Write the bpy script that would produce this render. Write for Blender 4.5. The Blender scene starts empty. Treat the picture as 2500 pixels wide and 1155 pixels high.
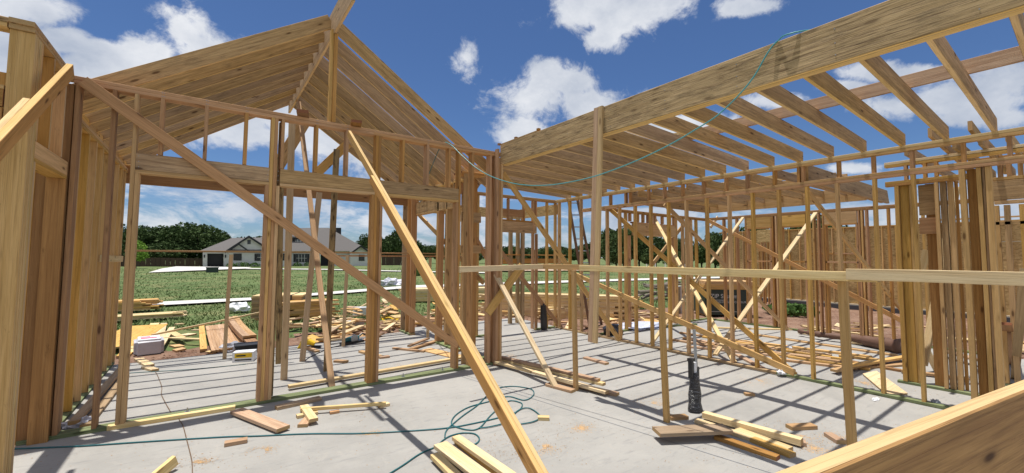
import bpy, bmesh, math, random
from mathutils import Vector, Matrix, noise
random.seed(7)
S = bpy.context.scene
COL = S.collection
rad = math.radians

# ---------------------------------------------------------------- camera
FPX, YAW, PITCH, ROLL, CYP, HC = 1030.91, rad(35.6946), rad(3.38239), rad(0.40821), 566.376, 1.84
_f = Vector((math.sin(YAW)*math.cos(PITCH), math.cos(YAW)*math.cos(PITCH), math.sin(PITCH)))
_r = Vector((math.cos(YAW), -math.sin(YAW), 0)); _u = _r.cross(_f)
R_ = _r*math.cos(ROLL)+_u*math.sin(ROLL); U_ = -_r*math.sin(ROLL)+_u*math.cos(ROLL)
CAM = Vector((0, 0, HC))
cd = bpy.data.cameras.new('camera'); cam = bpy.data.objects.new('camera', cd); COL.objects.link(cam)
cam.matrix_world = Matrix.Translation(CAM) @ Matrix((R_, U_, -_f)).transposed().to_4x4()
cd.sensor_width = 36; cd.lens = FPX/2500*36; cd.shift_y = (CYP-577.5)/2500
cd.clip_start = .05; cd.clip_end = 3000
S.camera = cam
S.render.resolution_x, S.render.resolution_y = 1024, 473
S.view_settings.view_transform = 'Standard'; S.view_settings.look = 'None'
S.view_settings.exposure = 0.08; S.view_settings.gamma = 1

def ray(px, py): return _f*FPX + R_*(px-1250) + U_*(CYP-py)
def pt(ax, v, px, py):
    "the point of the plane x|y|z = v that the photograph shows at px, py"
    d = ray(px, py); i = 'xyz'.index(ax); return CAM + d*((v-CAM[i])/d[i])
def fl(px, py, z=0.0): return pt('z', z, px, py)
def vplane(a, b, px, py):
    "same for the upright plane through a and b"
    n = Vector((b[1]-a[1], a[0]-b[0], 0)); d = ray(px, py); return CAM + d*((Vector(a)-CAM).dot(n)/d.dot(n))
V = Vector

# ---------------------------------------------------------------- sun and sky
SUN = V((-.066, .088, 1)).normalized()
sl = bpy.data.lights.new('sun', 'SUN'); so = bpy.data.objects.new('sun', sl); COL.objects.link(so)
so.rotation_euler = (-SUN).to_track_quat('-Z', 'Y').to_euler(); so.location = (0, 0, 30)
sl.energy = 5.0; sl.angle = rad(.53); sl.color = (1, .955, .88)
w = bpy.data.worlds.new('World'); S.world = w; w.use_nodes = True
nt = w.node_tree; N = nt.nodes; L = nt.links; N.clear()
def nd(t, **k):
    n = N.new(t)
    for a, b in k.items(): setattr(n, a, b)
    return n
def mth(op, a, b=None, c=None, clamp=False):
    n = N.new('ShaderNodeMath'); n.operation = op; n.use_clamp = clamp
    for i, x in enumerate((a, b, c)):
        if x is None: continue
        if isinstance(x, (int, float)): n.inputs[i].default_value = x
        else: L.new(x, n.inputs[i])
    return n.outputs[0]
sky = nd('ShaderNodeTexSky', sky_type='NISHITA', sun_disc=False)
sky.sun_elevation = math.asin(SUN.z); sky.sun_rotation = math.atan2(SUN.x, SUN.y)
sky.air_density = 1.0; sky.dust_density = .35; sky.ozone_density = 3.2; sky.altitude = 100
tc = nd('ShaderNodeTexCoord')
nrm = nd('ShaderNodeVectorMath', operation='NORMALIZE'); L.new(tc.outputs['Generated'], nrm.inputs[0])
def noi(scale, detail, rough, stretch=(1, 1, 1), off=(0, 0, 0), dist=0):
    mp = nd('ShaderNodeMapping'); mp.inputs['Scale'].default_value = stretch; mp.inputs['Location'].default_value = off
    L.new(nrm.outputs[0], mp.inputs[0])
    n = nd('ShaderNodeTexNoise'); n.inputs['Scale'].default_value = scale; n.inputs['Detail'].default_value = detail
    n.inputs['Roughness'].default_value = rough; n.inputs['Distortion'].default_value = dist; L.new(mp.outputs[0], n.inputs[0]); return n.outputs['Fac']
n1 = noi(8, 12, .66, (1, 1, 1.25), dist=.35); n2 = noi(36, 8, .65, dist=.5); n3 = noi(4.2, 7, .6, (1, 1, 1.6), (3.1, 1.7, .4))
def blob(px, py, rx, ry, rot=0, amp=1):
    c = ray(px, py).normalized(); sp = c.dot(_f)
    e1 = (ray(px+1, py).normalized()-c).normalized(); e2 = c.cross(e1)
    if rot: e1, e2 = e1*math.cos(rot)+e2*math.sin(rot), e2*math.cos(rot)-e1*math.sin(rot)
    kx = FPX/rx/sp; ky = FPX/ry/sp
    a = nd('ShaderNodeVectorMath', operation='DOT_PRODUCT'); L.new(nrm.outputs[0], a.inputs[0]); a.inputs[1].default_value = e1*kx
    b = nd('ShaderNodeVectorMath', operation='DOT_PRODUCT'); L.new(nrm.outputs[0], b.inputs[0]); b.inputs[1].default_value = e2*ky
    f = nd('ShaderNodeVectorMath', operation='DOT_PRODUCT'); L.new(nrm.outputs[0], f.inputs[0]); f.inputs[1].default_value = c
    d2 = mth('ADD', mth('MULTIPLY', a.outputs['Value'], a.outputs['Value']), mth('MULTIPLY', b.outputs['Value'], b.outputs['Value']))
    behind = mth('LESS_THAN', f.outputs['Value'], .2)
    return mth('ADD', mth('SUBTRACT', amp, mth('SQRT', d2)), mth('MULTIPLY', behind, -9))
CLOUDS = [(465, 75, 75, 72), (530, 125, 110, 60), (370, 130, 75, 60), (265, 150, 60, 50), (420, 190, 260, 75), (240, 205, 120, 55), (600, 150, 80, 50), (180, 175, 45, 40),
          (1330, 185, 60, 52), (1310, 240, 115, 60), (1410, 200, 75, 50), (1430, 250, 120, 50), (1500, 290, 110, 60), (1270, 320, 80, 60), (1390, 200, 60, 50),
          (1490, 30, 190, 60), (1465, 95, 60, 45), (1600, 15, 110, 40), (1820, 15, 90, 26), (1405, 35, 70, 40),
          (60, 20, 120, 40), (10, 140, 60, 80), (20, 250, 90, 70), (150, 100, 60, 30),
          (2330, 240, 190, 55), (2190, 260, 110, 40), (2440, 200, 110, 60), (2120, 175, 80, 30), (2280, 180, 110, 25), (2420, 285, 120, 30), (2060, 210, 60, 20),
          (560, 300, 160, 60), (700, 290, 100, 60), (820, 340, 130, 60), (900, 370, 80, 60), (960, 430, 90, 40), (620, 330, 110, 40),
          (1135, 140, 70, 85, .5, .40), (1900, 245, 80, 26), (1650, 300, 140, 30), (2090, 410, 80, 20)]
m = None
for c in CLOUDS:
    b = blob(*c); m = b if m is None else mth('SMOOTH_MAX', m, b, .25)
dens = mth('ADD', mth('MULTIPLY', mth('ADD', m, .08), 1.7), mth('MULTIPLY', mth('SUBTRACT', n1, .50), 4.2))
dens = mth('ADD', dens, mth('MULTIPLY', mth('SUBTRACT', n2, .5), 1.3))
mask = nd('ShaderNodeMapRange', interpolation_type='SMOOTHSTEP'); L.new(dens, mask.inputs[0])
mask.inputs[1].default_value = .0; mask.inputs[2].default_value = 1.0
# low bands of cloud towards the horizon, all round
sep = nd('ShaderNodeSeparateXYZ'); L.new(nrm.outputs[0], sep.inputs[0]); Z = sep.outputs[2]
nl = noi(6, 9, .66, (1, 1, 3.0), (.6, 2.2, .3), .35)
low = nd('ShaderNodeMapRange', interpolation_type='SMOOTHSTEP'); L.new(Z, low.inputs[0]); low.inputs[1].default_value = .27; low.inputs[2].default_value = .08
lowm = nd('ShaderNodeMapRange', interpolation_type='SMOOTHSTEP')
L.new(mth('ADD', nl, mth('MULTIPLY', mth('SUBTRACT', low.outputs[0], 1), .55)), lowm.inputs[0]); lowm.inputs[1].default_value = .40; lowm.inputs[2].default_value = .60
# unseen cloud added outside the view, its cover raised to whiten the ambient light
back = nd('ShaderNodeVectorMath', operation='DOT_PRODUCT'); L.new(nrm.outputs[0], back.inputs[0]); back.inputs[1].default_value = _f
bm_ = nd('ShaderNodeMapRange'); L.new(back.outputs['Value'], bm_.inputs[0]); bm_.inputs[1].default_value = .55; bm_.inputs[2].default_value = .3
scat = nd('ShaderNodeMapRange', interpolation_type='SMOOTHSTEP'); L.new(mth('MULTIPLY', n3, bm_.outputs[0]), scat.inputs[0]); scat.inputs[1].default_value = .38; scat.inputs[2].default_value = .52
M1 = mth('MAXIMUM', mth('MULTIPLY', mask.outputs[0], .96), mth('MULTIPLY', lowm.outputs[0], .85)); M1 = mth('MAXIMUM', M1, scat.outputs[0], clamp=True)
shade = nd('ShaderNodeMapRange'); L.new(mth('ADD', n3, mth('MULTIPLY', n1, .35)), shade.inputs[0]); shade.inputs[1].default_value = .5; shade.inputs[2].default_value = .86
cc = nd('ShaderNodeMix', data_type='RGBA'); L.new(shade.outputs[0], cc.inputs[0]); cc.inputs[6].default_value = (10.2, 10.4, 10.8, 1); cc.inputs[7].default_value = (5.2, 5.9, 7.2, 1)
tint = nd('ShaderNodeMix', data_type='RGBA', blend_type='MULTIPLY'); tint.inputs[0].default_value = 1; L.new(sky.outputs[0], tint.inputs[6]); tint.inputs[7].default_value = (.68, .85, 1.10, 1)
mx = nd('ShaderNodeMix', data_type='RGBA'); L.new(M1, mx.inputs[0]); L.new(tint.outputs[2], mx.inputs[6]); L.new(cc.outputs[2], mx.inputs[7])
bg = nd('ShaderNodeBackground'); bg.inputs['Strength'].default_value = .080; L.new(mx.outputs[2], bg.inputs[0])
wo = nd('ShaderNodeOutputWorld'); L.new(bg.outputs[0], wo.inputs[0])
w.cycles.sampling_method = 'MANUAL'; w.cycles.sample_map_resolution = 512

# ---------------------------------------------------------------- materials
class MT:
    def __init__(s, name, rough=.8):
        s.m = bpy.data.materials.new(name); s.m.use_nodes = True; s.t = s.m.node_tree; s.n = s.t.nodes; s.l = s.t.links
        s.b = s.n['Principled BSDF']; s.b.inputs['Roughness'].default_value = rough
        s.b.inputs['Specular IOR Level'].default_value = .25
    def node(s, t, **k):
        n = s.n.new(t)
        for a, b in k.items(): setattr(n, a, b)
        return n
    def math(s, op, a, b=None, clamp=False):
        n = s.node('ShaderNodeMath', operation=op, use_clamp=clamp)
        for i, x in enumerate((a, b)):
            if x is None: continue
            if isinstance(x, (int, float)): n.inputs[i].default_value = x
            else: s.l.new(x, n.inputs[i])
        return n.outputs[0]
    def coord(s, kind='Object', scale=(1, 1, 1), rnd=0, rot=(0, 0, 0)):
        tc = s.node('ShaderNodeTexCoord'); mp = s.node('ShaderNodeMapping'); mp.inputs['Scale'].default_value = scale; mp.inputs['Rotation'].default_value = rot
        s.l.new(tc.outputs[kind], mp.inputs[0])
        if rnd:
            oi = s.node('ShaderNodeObjectInfo'); cb = s.node('ShaderNodeCombineXYZ')
            for i, k in enumerate((1, 2.3, 3.7)): s.l.new(s.math('MULTIPLY', oi.outputs['Random'], rnd*k), cb.inputs[i])
            s.l.new(cb.outputs[0], mp.inputs['Location'])
        return mp.outputs[0]
    def noise(s, vec, scale, detail=4, rough=.55, dist=0):
        n = s.node('ShaderNodeTexNoise'); n.inputs['Scale'].default_value = scale; n.inputs['Detail'].default_value = detail
        n.inputs['Roughness'].default_value = rough; n.inputs['Distortion'].default_value = dist; s.l.new(vec, n.inputs[0]); return n.outputs['Fac']
    def vor(s, vec, scale, feature='F1', out='Distance'):
        n = s.node('ShaderNodeTexVoronoi', feature=feature); n.inputs['Scale'].default_value = scale; s.l.new(vec, n.inputs[0]); return n.outputs[out]
    def ramp(s, fac, stops):
        r = s.node('ShaderNodeValToRGB'); e = r.color_ramp.elements
        while len(e) < len(stops): e.new(.5)
        for x, (p, c) in zip(e, stops): x.position = p; x.color = (*c, 1) if len(c) == 3 else c
        s.l.new(fac, r.inputs[0]); return r.outputs[0]
    def mr(s, v, a, b, c=0, d=1):
        n = s.node('ShaderNodeMapRange', interpolation_type='SMOOTHSTEP'); s.l.new(v, n.inputs[0])
        for i, x in enumerate((a, b, c, d)): n.inputs[1+i].default_value = x
        return n.outputs[0]
    def mix(s, fac, a, b, mode='MIX'):
        n = s.node('ShaderNodeMix', data_type='RGBA', blend_type=mode)
        if isinstance(fac, (int, float)): n.inputs[0].default_value = fac
        else: s.l.new(fac, n.inputs[0])
        for i, x in ((6, a), (7, b)):
            if isinstance(x, tuple): n.inputs[i].default_value = (*x, 1) if len(x) == 3 else x
            else: s.l.new(x, n.inputs[i])
        return n.outputs[2]
    def col(s, c):
        if isinstance(c, tuple): s.b.inputs['Base Color'].default_value = (*c, 1)
        else: s.l.new(c, s.b.inputs['Base Color'])
        return s
    def bump(s, h, st=.3, d=.01):
        n = s.node('ShaderNodeBump'); n.inputs['Strength'].default_value = st; n.inputs['Distance'].default_value = d
        s.l.new(h, n.inputs['Height']); s.l.new(n.outputs[0], s.b.inputs['Normal']); return s

def wood(name, light, dark, var=.25, knot=.8, stain=0, hue=.004, grain=.55, lines=.35):
    M = MT(name, .78)
    v = M.coord('Object', (1, 1, 1), 31)
    g = M.coord('Object', (.7, 16, 16), 31); gr = M.noise(g, 1.6, 5, .6, .6)
    g2 = M.coord('Object', (2.2, 70, 70), 17); fine = M.noise(g2, 2.2, 3, .6)
    c = M.mix(M.mr(gr, .32, .7), light, dark)
    c = M.mix(M.math('MULTIPLY', M.mr(fine, .45, .75), grain*.55), c, tuple(x*.55 for x in dark))
    ln = M.noise(M.coord('Object', (.28, 30, 30), 37), 1.5, 3, .55, .25)
    lm = M.math('MULTIPLY', M.mr(ln, .47, .50), M.mr(ln, .53, .50)); c = M.mix(M.math('MULTIPLY', lm, lines), c, (dark[0]*.45, dark[1]*.42, dark[2]*.42))
    big = M.noise(M.coord('Object', (.5, 2.5, 2.5), 53), 1.3, 3, .5)
    c = M.mix(M.math('MULTIPLY', M.mr(big, .4, .7), .35), c, tuple(x*.72 for x in dark))
    if knot:
        kv = M.coord('Object', (2.6, 9.5, 9.5), 71); vo = M.node('ShaderNodeTexVoronoi'); vo.inputs['Scale'].default_value = 1.15; M.l.new(kv, vo.inputs[0])
        sp = M.node('ShaderNodeSeparateColor'); M.l.new(vo.outputs['Color'], sp.inputs[0])
        k = M.math('MULTIPLY', M.mr(vo.outputs['Distance'], .17, .09), M.mr(sp.outputs[0], .42, .47))
        ring = M.math('MULTIPLY', M.mr(vo.outputs['Distance'], .28, .13), M.mr(sp.outputs[0], .42, .47))
        c = M.mix(M.math('MULTIPLY', ring, .45), c, tuple(x*.6 for x in dark))
        c = M.mix(M.math('MULTIPLY', k, knot), c, (dark[0]*.22, dark[1]*.16, dark[2]*.14))
    dm = M.noise(M.coord('Object', (1.4, 5, 5), 23), 2.6, 6, .75)
    c = M.mix(M.math('MULTIPLY', M.mr(dm, .60, .74), .55), c, (dark[0]*.42, dark[1]*.40, dark[2]*.42))
    if stain:
        st = M.noise(M.coord('Object', (2.3, 9, 9), 11), 1.5, 5, .7)
        c = M.mix(M.math('MULTIPLY', M.mr(st, .5, .68), stain), c, (.035, .026, .02))
    oi = M.node('ShaderNodeObjectInfo'); hs = M.node('ShaderNodeHueSaturation'); M.l.new(c, hs.inputs['Color'])
    M.l.new(M.math('ADD', M.math('MULTIPLY', oi.outputs['Random'], var*2), 1-var), hs.inputs['Value'])
    wn = M.node('ShaderNodeTexWhiteNoise', noise_dimensions='1D'); M.l.new(oi.outputs['Random'], wn.inputs['W'])
    M.l.new(M.math('ADD', M.math('MULTIPLY', wn.outputs[0], hue*2), .5-hue), hs.inputs['Hue'])
    M.l.new(M.math('ADD', M.math('MULTIPLY', wn.outputs[0], .25), .88), hs.inputs['Saturation'])
    M.col(hs.outputs[0]); M.bump(M.math('SUBTRACT', fine, M.math('MULTIPLY', lm, lines*2)), .4, .005); return M.m
W_PINE = wood('pine_stud', (.70, .445, .19), (.54, .325, .12), .15, .75)
W_FRESH = wood('fresh_pine', (.79, .63, .37), (.68, .49, .25), .10, .5)
W_PALE = wood('pale_weathered_prop', (.68, .50, .31), (.55, .385, .22), .10, .6)
W_RED = wood('dusty_reddish_board', (.56, .375, .225), (.43, .26, .145), .13, .6)
W_EDGE = wood('pale_edge_with_bounce', (.76, .54, .27), (.64, .43, .19), .1, .3)  # fresh cut edges, with slab bounce light mixed into the pale colour
W_FIR = wood('reddish_fir', (.60, .335, .15), (.46, .245, .10), .14, .75)
W_BEAM = wood('weathered_joist', (.60, .395, .20), (.42, .265, .125), .13, .85, .25, grain=1.5, lines=.5)
W_ROUGH = wood('rough_sawn_beam', (.60, .44, .27), (.40, .28, .16), .05, .5, .35, grain=2.4, lines=1.0)
W_OLD = wood('stained_prop', (.46, .34, .19), (.26, .175, .095), .15, .8, .8)
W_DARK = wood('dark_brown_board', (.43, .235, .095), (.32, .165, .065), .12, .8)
W_GREEN = wood('treated_sole_plate', (.27, .31, .14), (.15, .19, .08), .1, .5, .3)
W_GREY = wood('greyed_board', (.46, .33, .20), (.33, .23, .13), .15, .7)
W_PLANK = wood('wide_plank', (.50, .28, .10), (.32, .165, .06), .02, .95, grain=1.0)
def endgrain():
    M = MT('end_grain', .85); v = M.coord('Object', (1, 1, 1), 9)
    M.col(M.mix(M.noise(v, 60, 4), (.50, .34, .17), (.36, .22, .10))); return M.m
W_END = endgrain()
def endred():
    M = MT('red_end_grain', .85); v = M.coord('Object', (1, 1, 1), 9)
    M.col(M.mix(M.noise(v, 60, 4), (.30, .12, .06), (.2, .08, .04))); return M.m
W_ENDR = endred()
def osb():
    M = MT('oriented_strand_board', .85)
    v = M.coord('Object', (1, 1, 1), 5)
    def flakes(rot, sc):
        vo = M.node('ShaderNodeTexVoronoi'); vo.inputs['Scale'].default_value = sc; M.l.new(M.coord('Object', (1, 1, 3.2), 5, rot), vo.inputs[0])
        s_ = M.node('ShaderNodeSeparateColor'); M.l.new(vo.outputs['Color'], s_.inputs[0]); return s_.outputs[0]
    a = M.math('ADD', M.math('MULTIPLY', flakes((.5, .3, 0), 13), .5), M.math('MULTIPLY', flakes((-.4, .2, .5), 19), .5))
    c = M.ramp(a, [(.15, (.34, .22, .085)), (.5, (.56, .38, .165)), (.85, (.70, .52, .25))])
    c = M.mix(M.math('MULTIPLY', M.mr(M.noise(v, .9, 4), .4, .7), .5), c, (.34, .22, .09)); M.col(c); return M.m
OSB = osb()
def plain(name, c, rough=.7, var=.15, scale=14, metal=0, spec=.25):
    M = MT(name, rough); v = M.coord('Object', (1, 1, 1), 3); n = M.noise(v, scale, 5, .6)
    M.col(M.mix(n, tuple(x*(1-var) for x in c), tuple(min(1, x*(1+var)) for x in c))); M.b.inputs['Metallic'].default_value = metal
    M.b.inputs['Specular IOR Level'].default_value = spec; return M.m
def concrete():
    M = MT('slab_concrete', .82); v = M.coord('Object')
    a = M.noise(v, .55, 6, .6, .5); b = M.noise(v, 3.2, 6, .65); c3 = M.noise(M.coord('Object', (3, 14, 3), 0, (0, 0, .35)), 1.2, 5, .65)
    c = M.mix(M.mr(a, .3, .7), (.292, .284, .266), (.372, .360, .336))
    c = M.mix(M.math('MULTIPLY', M.mr(b, .45, .7), .35), c, (.40, .385, .355))
    c = M.mix(M.math('MULTIPLY', M.mr(c3, .52, .70), .5), c, (.235, .235, .232))
    d = M.noise(v, .35, 5, .6, 1.2); fine = M.noise(v, 60, 3, .7)
    c = M.mix(M.math('MULTIPLY', M.mr(d, .55, .72), .3), c, (.44, .37, .28))
    tr = M.noise(v, 1.1, 6, .7, 2.5); c = M.mix(M.math('MULTIPLY', M.mr(tr, .57, .70), .42), c, (.25, .24, .225))
    fp = M.noise(M.coord('Object', (2.2, 1.3, 1), 0, (0, 0, .8)), 2.4, 7, .72, 1.0); c = M.mix(M.math('MULTIPLY', M.mr(fp, .56, .70), .35), c, (.43, .40, .355)); c = M.mix(M.math('MULTIPLY', M.mr(fine, .6, .72), .3), c, (.2, .18, .15))
    sp = M.vor(v, 26); c = M.mix(M.math('MULTIPLY', M.mr(sp, .08, .03), .6), c, (.14, .10, .07))
    M.col(c); M.bump(M.math('ADD', M.noise(v, 25, 6, .7), M.math('MULTIPLY', c3, 2)), .16, .012); return M.m
def soilm():
    M = MT('reddish_soil', .95); v = M.coord('Object')
    c = M.mix(M.mr(M.noise(v, 1.2, 8, .7), .3, .7), (.16, .085, .055), (.31, .19, .13))
    c = M.mix(M.mr(M.noise(v, 14, 5, .7), .5, .7), c, (.38, .27, .2)); M.col(c); M.bump(M.noise(v, 7, 8, .75), .9, .08); return M.m
def grassm():
    M = MT('field_grass', .95); v = M.coord('Object')
    c = M.mix(M.mr(M.noise(v, .16, 7, .65, .6), .36, .64), (.075, .12, .036), (.125, .17, .06))
    c = M.mix(M.math('MULTIPLY', M.mr(M.noise(v, .5, 8, .7), .46, .66), .75), c, (.24, .22, .10))
    c = M.mix(M.math('MULTIPLY', M.mr(M.noise(v, 5, 6, .75), .48, .72), .5), c, (.045, .085, .02))
    M.col(c); M.bump(M.noise(v, 9, 6, .8), .35, .05); return M.m
CONC, SOIL, GRASS = concrete(), soilm(), grassm()
def leafm(name, a, b):
    M = MT(name, .7); oi = M.coord('Object', (1, 1, 1), 7)
    c = M.mix(M.mr(M.noise(oi, .8, 4, .7), .3, .7), a, b); c = M.mix(M.math('MULTIPLY', M.noise(oi, 9, 2), .6), c, tuple(x*.5 for x in a))
    M.col(c); M.b.inputs['Specular IOR Level'].default_value = .15; return M.m
LEAF = leafm('oak_leaves', (.03, .06, .016), (.10, .15, .045)); LEAF2 = leafm('young_leaves', (.16, .30, .04), (.26, .42, .07)); LEAF3 = leafm('brush_leaves', (.07, .14, .03), (.15, .24, .07))
BARK = plain('bark', (.10, .075, .055), .9, .4, 8)
BLADE = plain('grass_blades', (.145, .19, .07), .8, .45, .35)
WHITE = plain('white_plastic', (.75, .76, .78), .45, .08, 6); BLACK = plain('black_plastic', (.018, .018, .021), .35, .3, 20, 0, .5)
WHITEP = plain('white_painted_brick', (.62, .60, .57), .8, .1, 4); STEEL = plain('galvanised_steel', (.35, .37, .4), .35, .15, 20, .8)
CONC2 = plain('pale_concrete', (.60, .58, .54), .85, .08, 1.5); ROOFM = plain('grey_shingles', (.135, .125, .12), .9, .25, 9)
TRIM = plain('dark_trim', (.03, .03, .034), .6, .2); GLASS = plain('dark_glass', (.02, .024, .03), .1, .2, 2, 0, .6); FENCE = plain('dark_cedar_fence', (.075, .05, .036), .9, .35, 3)
TEAL = plain('teal_air_hose', (.02, .125, .14), .4, .2, 30, 0, .5); TEALL = plain('pale_teal_air_hose', (.06, .30, .32), .35, .2, 30, 0, .5); CORD = plain('brown_string', (.16, .10, .06), .8, .2)
YELLOW = plain('yellow_plastic', (.75, .50, .03), .4, .15); DGREEN = plain('dark_green_wrap', (.016, .034, .028), .4, .2, 4, 0, .5); TARP = plain('brown_tarp', (.15, .085, .06), .6, .4, 3)
PINK = plain('pink_print', (.65, .12, .2), .5, .1); PADM = plain('tan_gravel_pad', (.46, .34, .25), .9, .2, 2)

# ---------------------------------------------------------------- helpers
def tag(o, label=None, cat=None, group=None, kind=None):
    if label: o['label'] = label
    if cat: o['category'] = cat
    if group: o['group'] = group
    if kind or label: o['kind'] = kind or 'thing'
    return o
def link(name, me, mats, par=None, loc=(0, 0, 0)):
    o = bpy.data.objects.new(name, me); COL.objects.link(o)
    for m_ in (mats if isinstance(mats, (list, tuple)) else [mats]): me.materials.append(m_)
    o.location = V(loc) - (V(par.location) if par and par.type == 'EMPTY' else V((0, 0, 0)))
    if par: o.parent = par
    return o
def thing(name, loc, label, cat, group=None):
    o = bpy.data.objects.new(name, None); o.empty_display_size = .2; COL.objects.link(o); o.location = loc
    return tag(o, label, cat, group)
BR = random.Random(99)
def bd(name, a, b, wd=.089, t=.038, up=(0, 0, 1), mat=None, par=None, ch=.0025, end=None, bow=0, label=None, cat=None, group=None, seg=1, clip=0, edge=None):
    "a sawn board from a to b: wd across along 'up', t thick; its own mesh, origin at a, local x along the grain"
    a, b = V(a), V(b); x = (b-a); Ln = x.length; x.normalize(); up = V(up)
    z = (up - x*up.dot(x)); z = z.normalized() if z.length > 1e-4 else x.orthogonal().normalized(); y = z.cross(x)
    if name in ('loose_board', 'wood_block', 'stacked_board', 'scrap_board') and mat is W_FIR: mat = W_RED
    if not bow and Ln > 1.6 and Ln < 5.2 and wd < .2: bow = BR.uniform(-.007, .007)
    h, k = wd/2, t/2; c = min(ch, k*.5)
    prof = [(k-c, -h), (k, -h+c), (k, h-c), (k-c, h), (-k+c, h), (-k, h-c), (-k, -h+c), (-k+c, -h)]
    n = max(seg, 1 if not bow else 6); vs = []; fs = []
    for i in range(n+1):
        q = i/n
        for (py, pz) in prof:
            xx = q*Ln
            if clip and i == n: xx -= clip*(pz+h)/(2*h)
            vs.append((xx, py, pz + bow*4*q*(1-q)))
    for i in range(n):
        for j in range(8):
            j2 = (j+1) % 8; fs.append((i*8+j, i*8+j2, (i+1)*8+j2, (i+1)*8+j))
    fs.append(tuple(range(7, -1, -1))); fs.append(tuple(n*8+j for j in range(8)))
    me = bpy.data.meshes.new(name); me.from_pydata(vs, [], fs); me.update()
    me.polygons[-1].material_index = 1; me.polygons[-2].material_index = 1
    mat = mat or W_PINE
    if edge:
        for p in me.polygons[:-2]:
            if p.index % 8 in ((3, 7) if wd >= t else (1, 5)): p.material_index = 2
    o = link(name, me, [mat, end or (W_ENDR if mat in (W_FIR, W_DARK) else W_END)] + ([edge] if edge else []), par)
    o.location = a - (V(par.location) if par else V((0, 0, 0)))
    o.rotation_euler = Matrix((x, y, z)).transposed().to_euler()
    if label: tag(o, label, cat, group)
    return o
class MB:
    def __init__(s): s.v = []; s.f = []; s.mi = []
    def quad(s, pts, mi=0): n = len(s.v); s.v += [tuple(p) for p in pts]; s.f.append(tuple(range(n, n+len(pts)))); s.mi.append(mi)
    def box(s, lo, hi, mi=0):
        x0, y0, z0 = lo; x1, y1, z1 = hi; n = len(s.v)
        s.v += [(x0, y0, z0), (x1, y0, z0), (x1, y1, z0), (x0, y1, z0), (x0, y0, z1), (x1, y0, z1), (x1, y1, z1), (x0, y1, z1)]
        for f in ((0, 3, 2, 1), (4, 5, 6, 7), (0, 1, 5, 4), (1, 2, 6, 5), (2, 3, 7, 6), (3, 0, 4, 7)): s.f.append(tuple(n+i for i in f)); s.mi.append(mi)
        return s
    def prism(s, poly, z0, z1, mi=0):
        n = len(s.v); k = len(poly); s.v += [(p[0], p[1], z0) for p in poly]+[(p[0], p[1], z1) for p in poly]
        s.f.append(tuple(n+i for i in reversed(range(k)))); s.f.append(tuple(n+k+i for i in range(k))); s.mi += [mi, mi]
        for i in range(k): j = (i+1) % k; s.f.append((n+i, n+j, n+k+j, n+k+i)); s.mi.append(mi)
        return s
    def extrude(s, pts, d, mi=0):
        n = len(s.v); k = len(pts); d = V(d); s.v += [tuple(p) for p in pts]+[tuple(V(p)+d) for p in pts]
        s.f.append(tuple(n+i for i in range(k))); s.f.append(tuple(n+k+i for i in reversed(range(k)))); s.mi += [mi, mi]
        for i in range(k): j = (i+1) % k; s.f.append((n+j, n+i, n+k+i, n+k+j)); s.mi.append(mi)
        return s
    def tube(s, pts, r, k=8, mi=0):
        pts = [V(p) for p in pts]; rings = []
        for i, p in enumerate(pts):
            d = (pts[min(i+1, len(pts)-1)]-pts[max(i-1, 0)]).normalized(); a = d.cross(V((0, 0, 1)))
            a = a.normalized() if a.length > .01 else V((1, 0, 0)); b = a.cross(d); rr = r[i] if isinstance(r, (list, tuple)) else r
            rings.append(len(s.v)); s.v += [tuple(p + a*rr*math.cos(t*2*math.pi/k) + b*rr*math.sin(t*2*math.pi/k)) for t in range(k)]
        for i in range(len(pts)-1):
            for t in range(k): u = (t+1) % k; s.f.append((rings[i]+t, rings[i]+u, rings[i+1]+u, rings[i+1]+t)); s.mi.append(mi)
        s.f.append(tuple(rings[0]+t for t in reversed(range(k)))); s.f.append(tuple(rings[-1]+t for t in range(k))); s.mi += [mi, mi]
        return s
    def build(s, name, mats, par=None, loc=(0, 0, 0), smooth=False):
        me = bpy.data.meshes.new(name); lv = V(loc); me.from_pydata([tuple(V(v)-lv) for v in s.v], [], s.f); me.update()
        o = link(name, me, mats, par, loc)
        for p, q in zip(me.polygons, s.mi): p.material_index = q; p.use_smooth = smooth
        bm = bmesh.new(); bm.from_mesh(me); bmesh.ops.recalc_face_normals(bm, faces=bm.faces); bm.to_mesh(me); bm.free()
        return o
def smooth_path(pts, n=6):
    P = [V(p) for p in pts]; out = []
    for i in range(len(P)-1):
        p0, p1, p2, p3 = P[max(i-1, 0)], P[i], P[i+1], P[min(i+2, len(P)-1)]
        for k in range(n):
            t = k/n; out.append(.5*((2*p1)+(p2-p0)*t+(2*p0-5*p1+4*p2-p3)*t*t+(3*p1-p0-3*p2+p3)*t**3))
    out.append(P[-1]); return out
Y_ = (0, 1, 0); X_ = (1, 0, 0); Z_ = (0, 0, 1)
def upright(name, x, y, z0, z1, dx, dy, mat, par, **k):
    "upright stud filling x..x+dx, y..y+dy"
    return bd(name, (x+dx/2, y+dy/2, z0), (x+dx/2, y+dy/2, z1), dy, dx, Y_, mat, par, **k)
def alongx(name, x0, x1, y, z, dy, dz, mat, par, **k): return bd(name, (x0, y+dy/2, z+dz/2), (x1, y+dy/2, z+dz/2), dz, dy, Z_, mat, par, **k)
def alongy(name, y0, y1, x, z, dx, dz, mat, par, **k): return bd(name, (x+dx/2, y0, z+dz/2), (x+dx/2, y1, z+dz/2), dz, dx, Z_, mat, par, **k)
# ================================================================ THE SETTING
def sheet(name, poly, z, mat, th=None, n=None):
    mb = MB(); mb.prism(poly, z-(th or .05), z) if th else mb.quad([(p[0], p[1], z) for p in poly])
    return tag(mb.build(name, mat), kind='structure')
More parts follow.
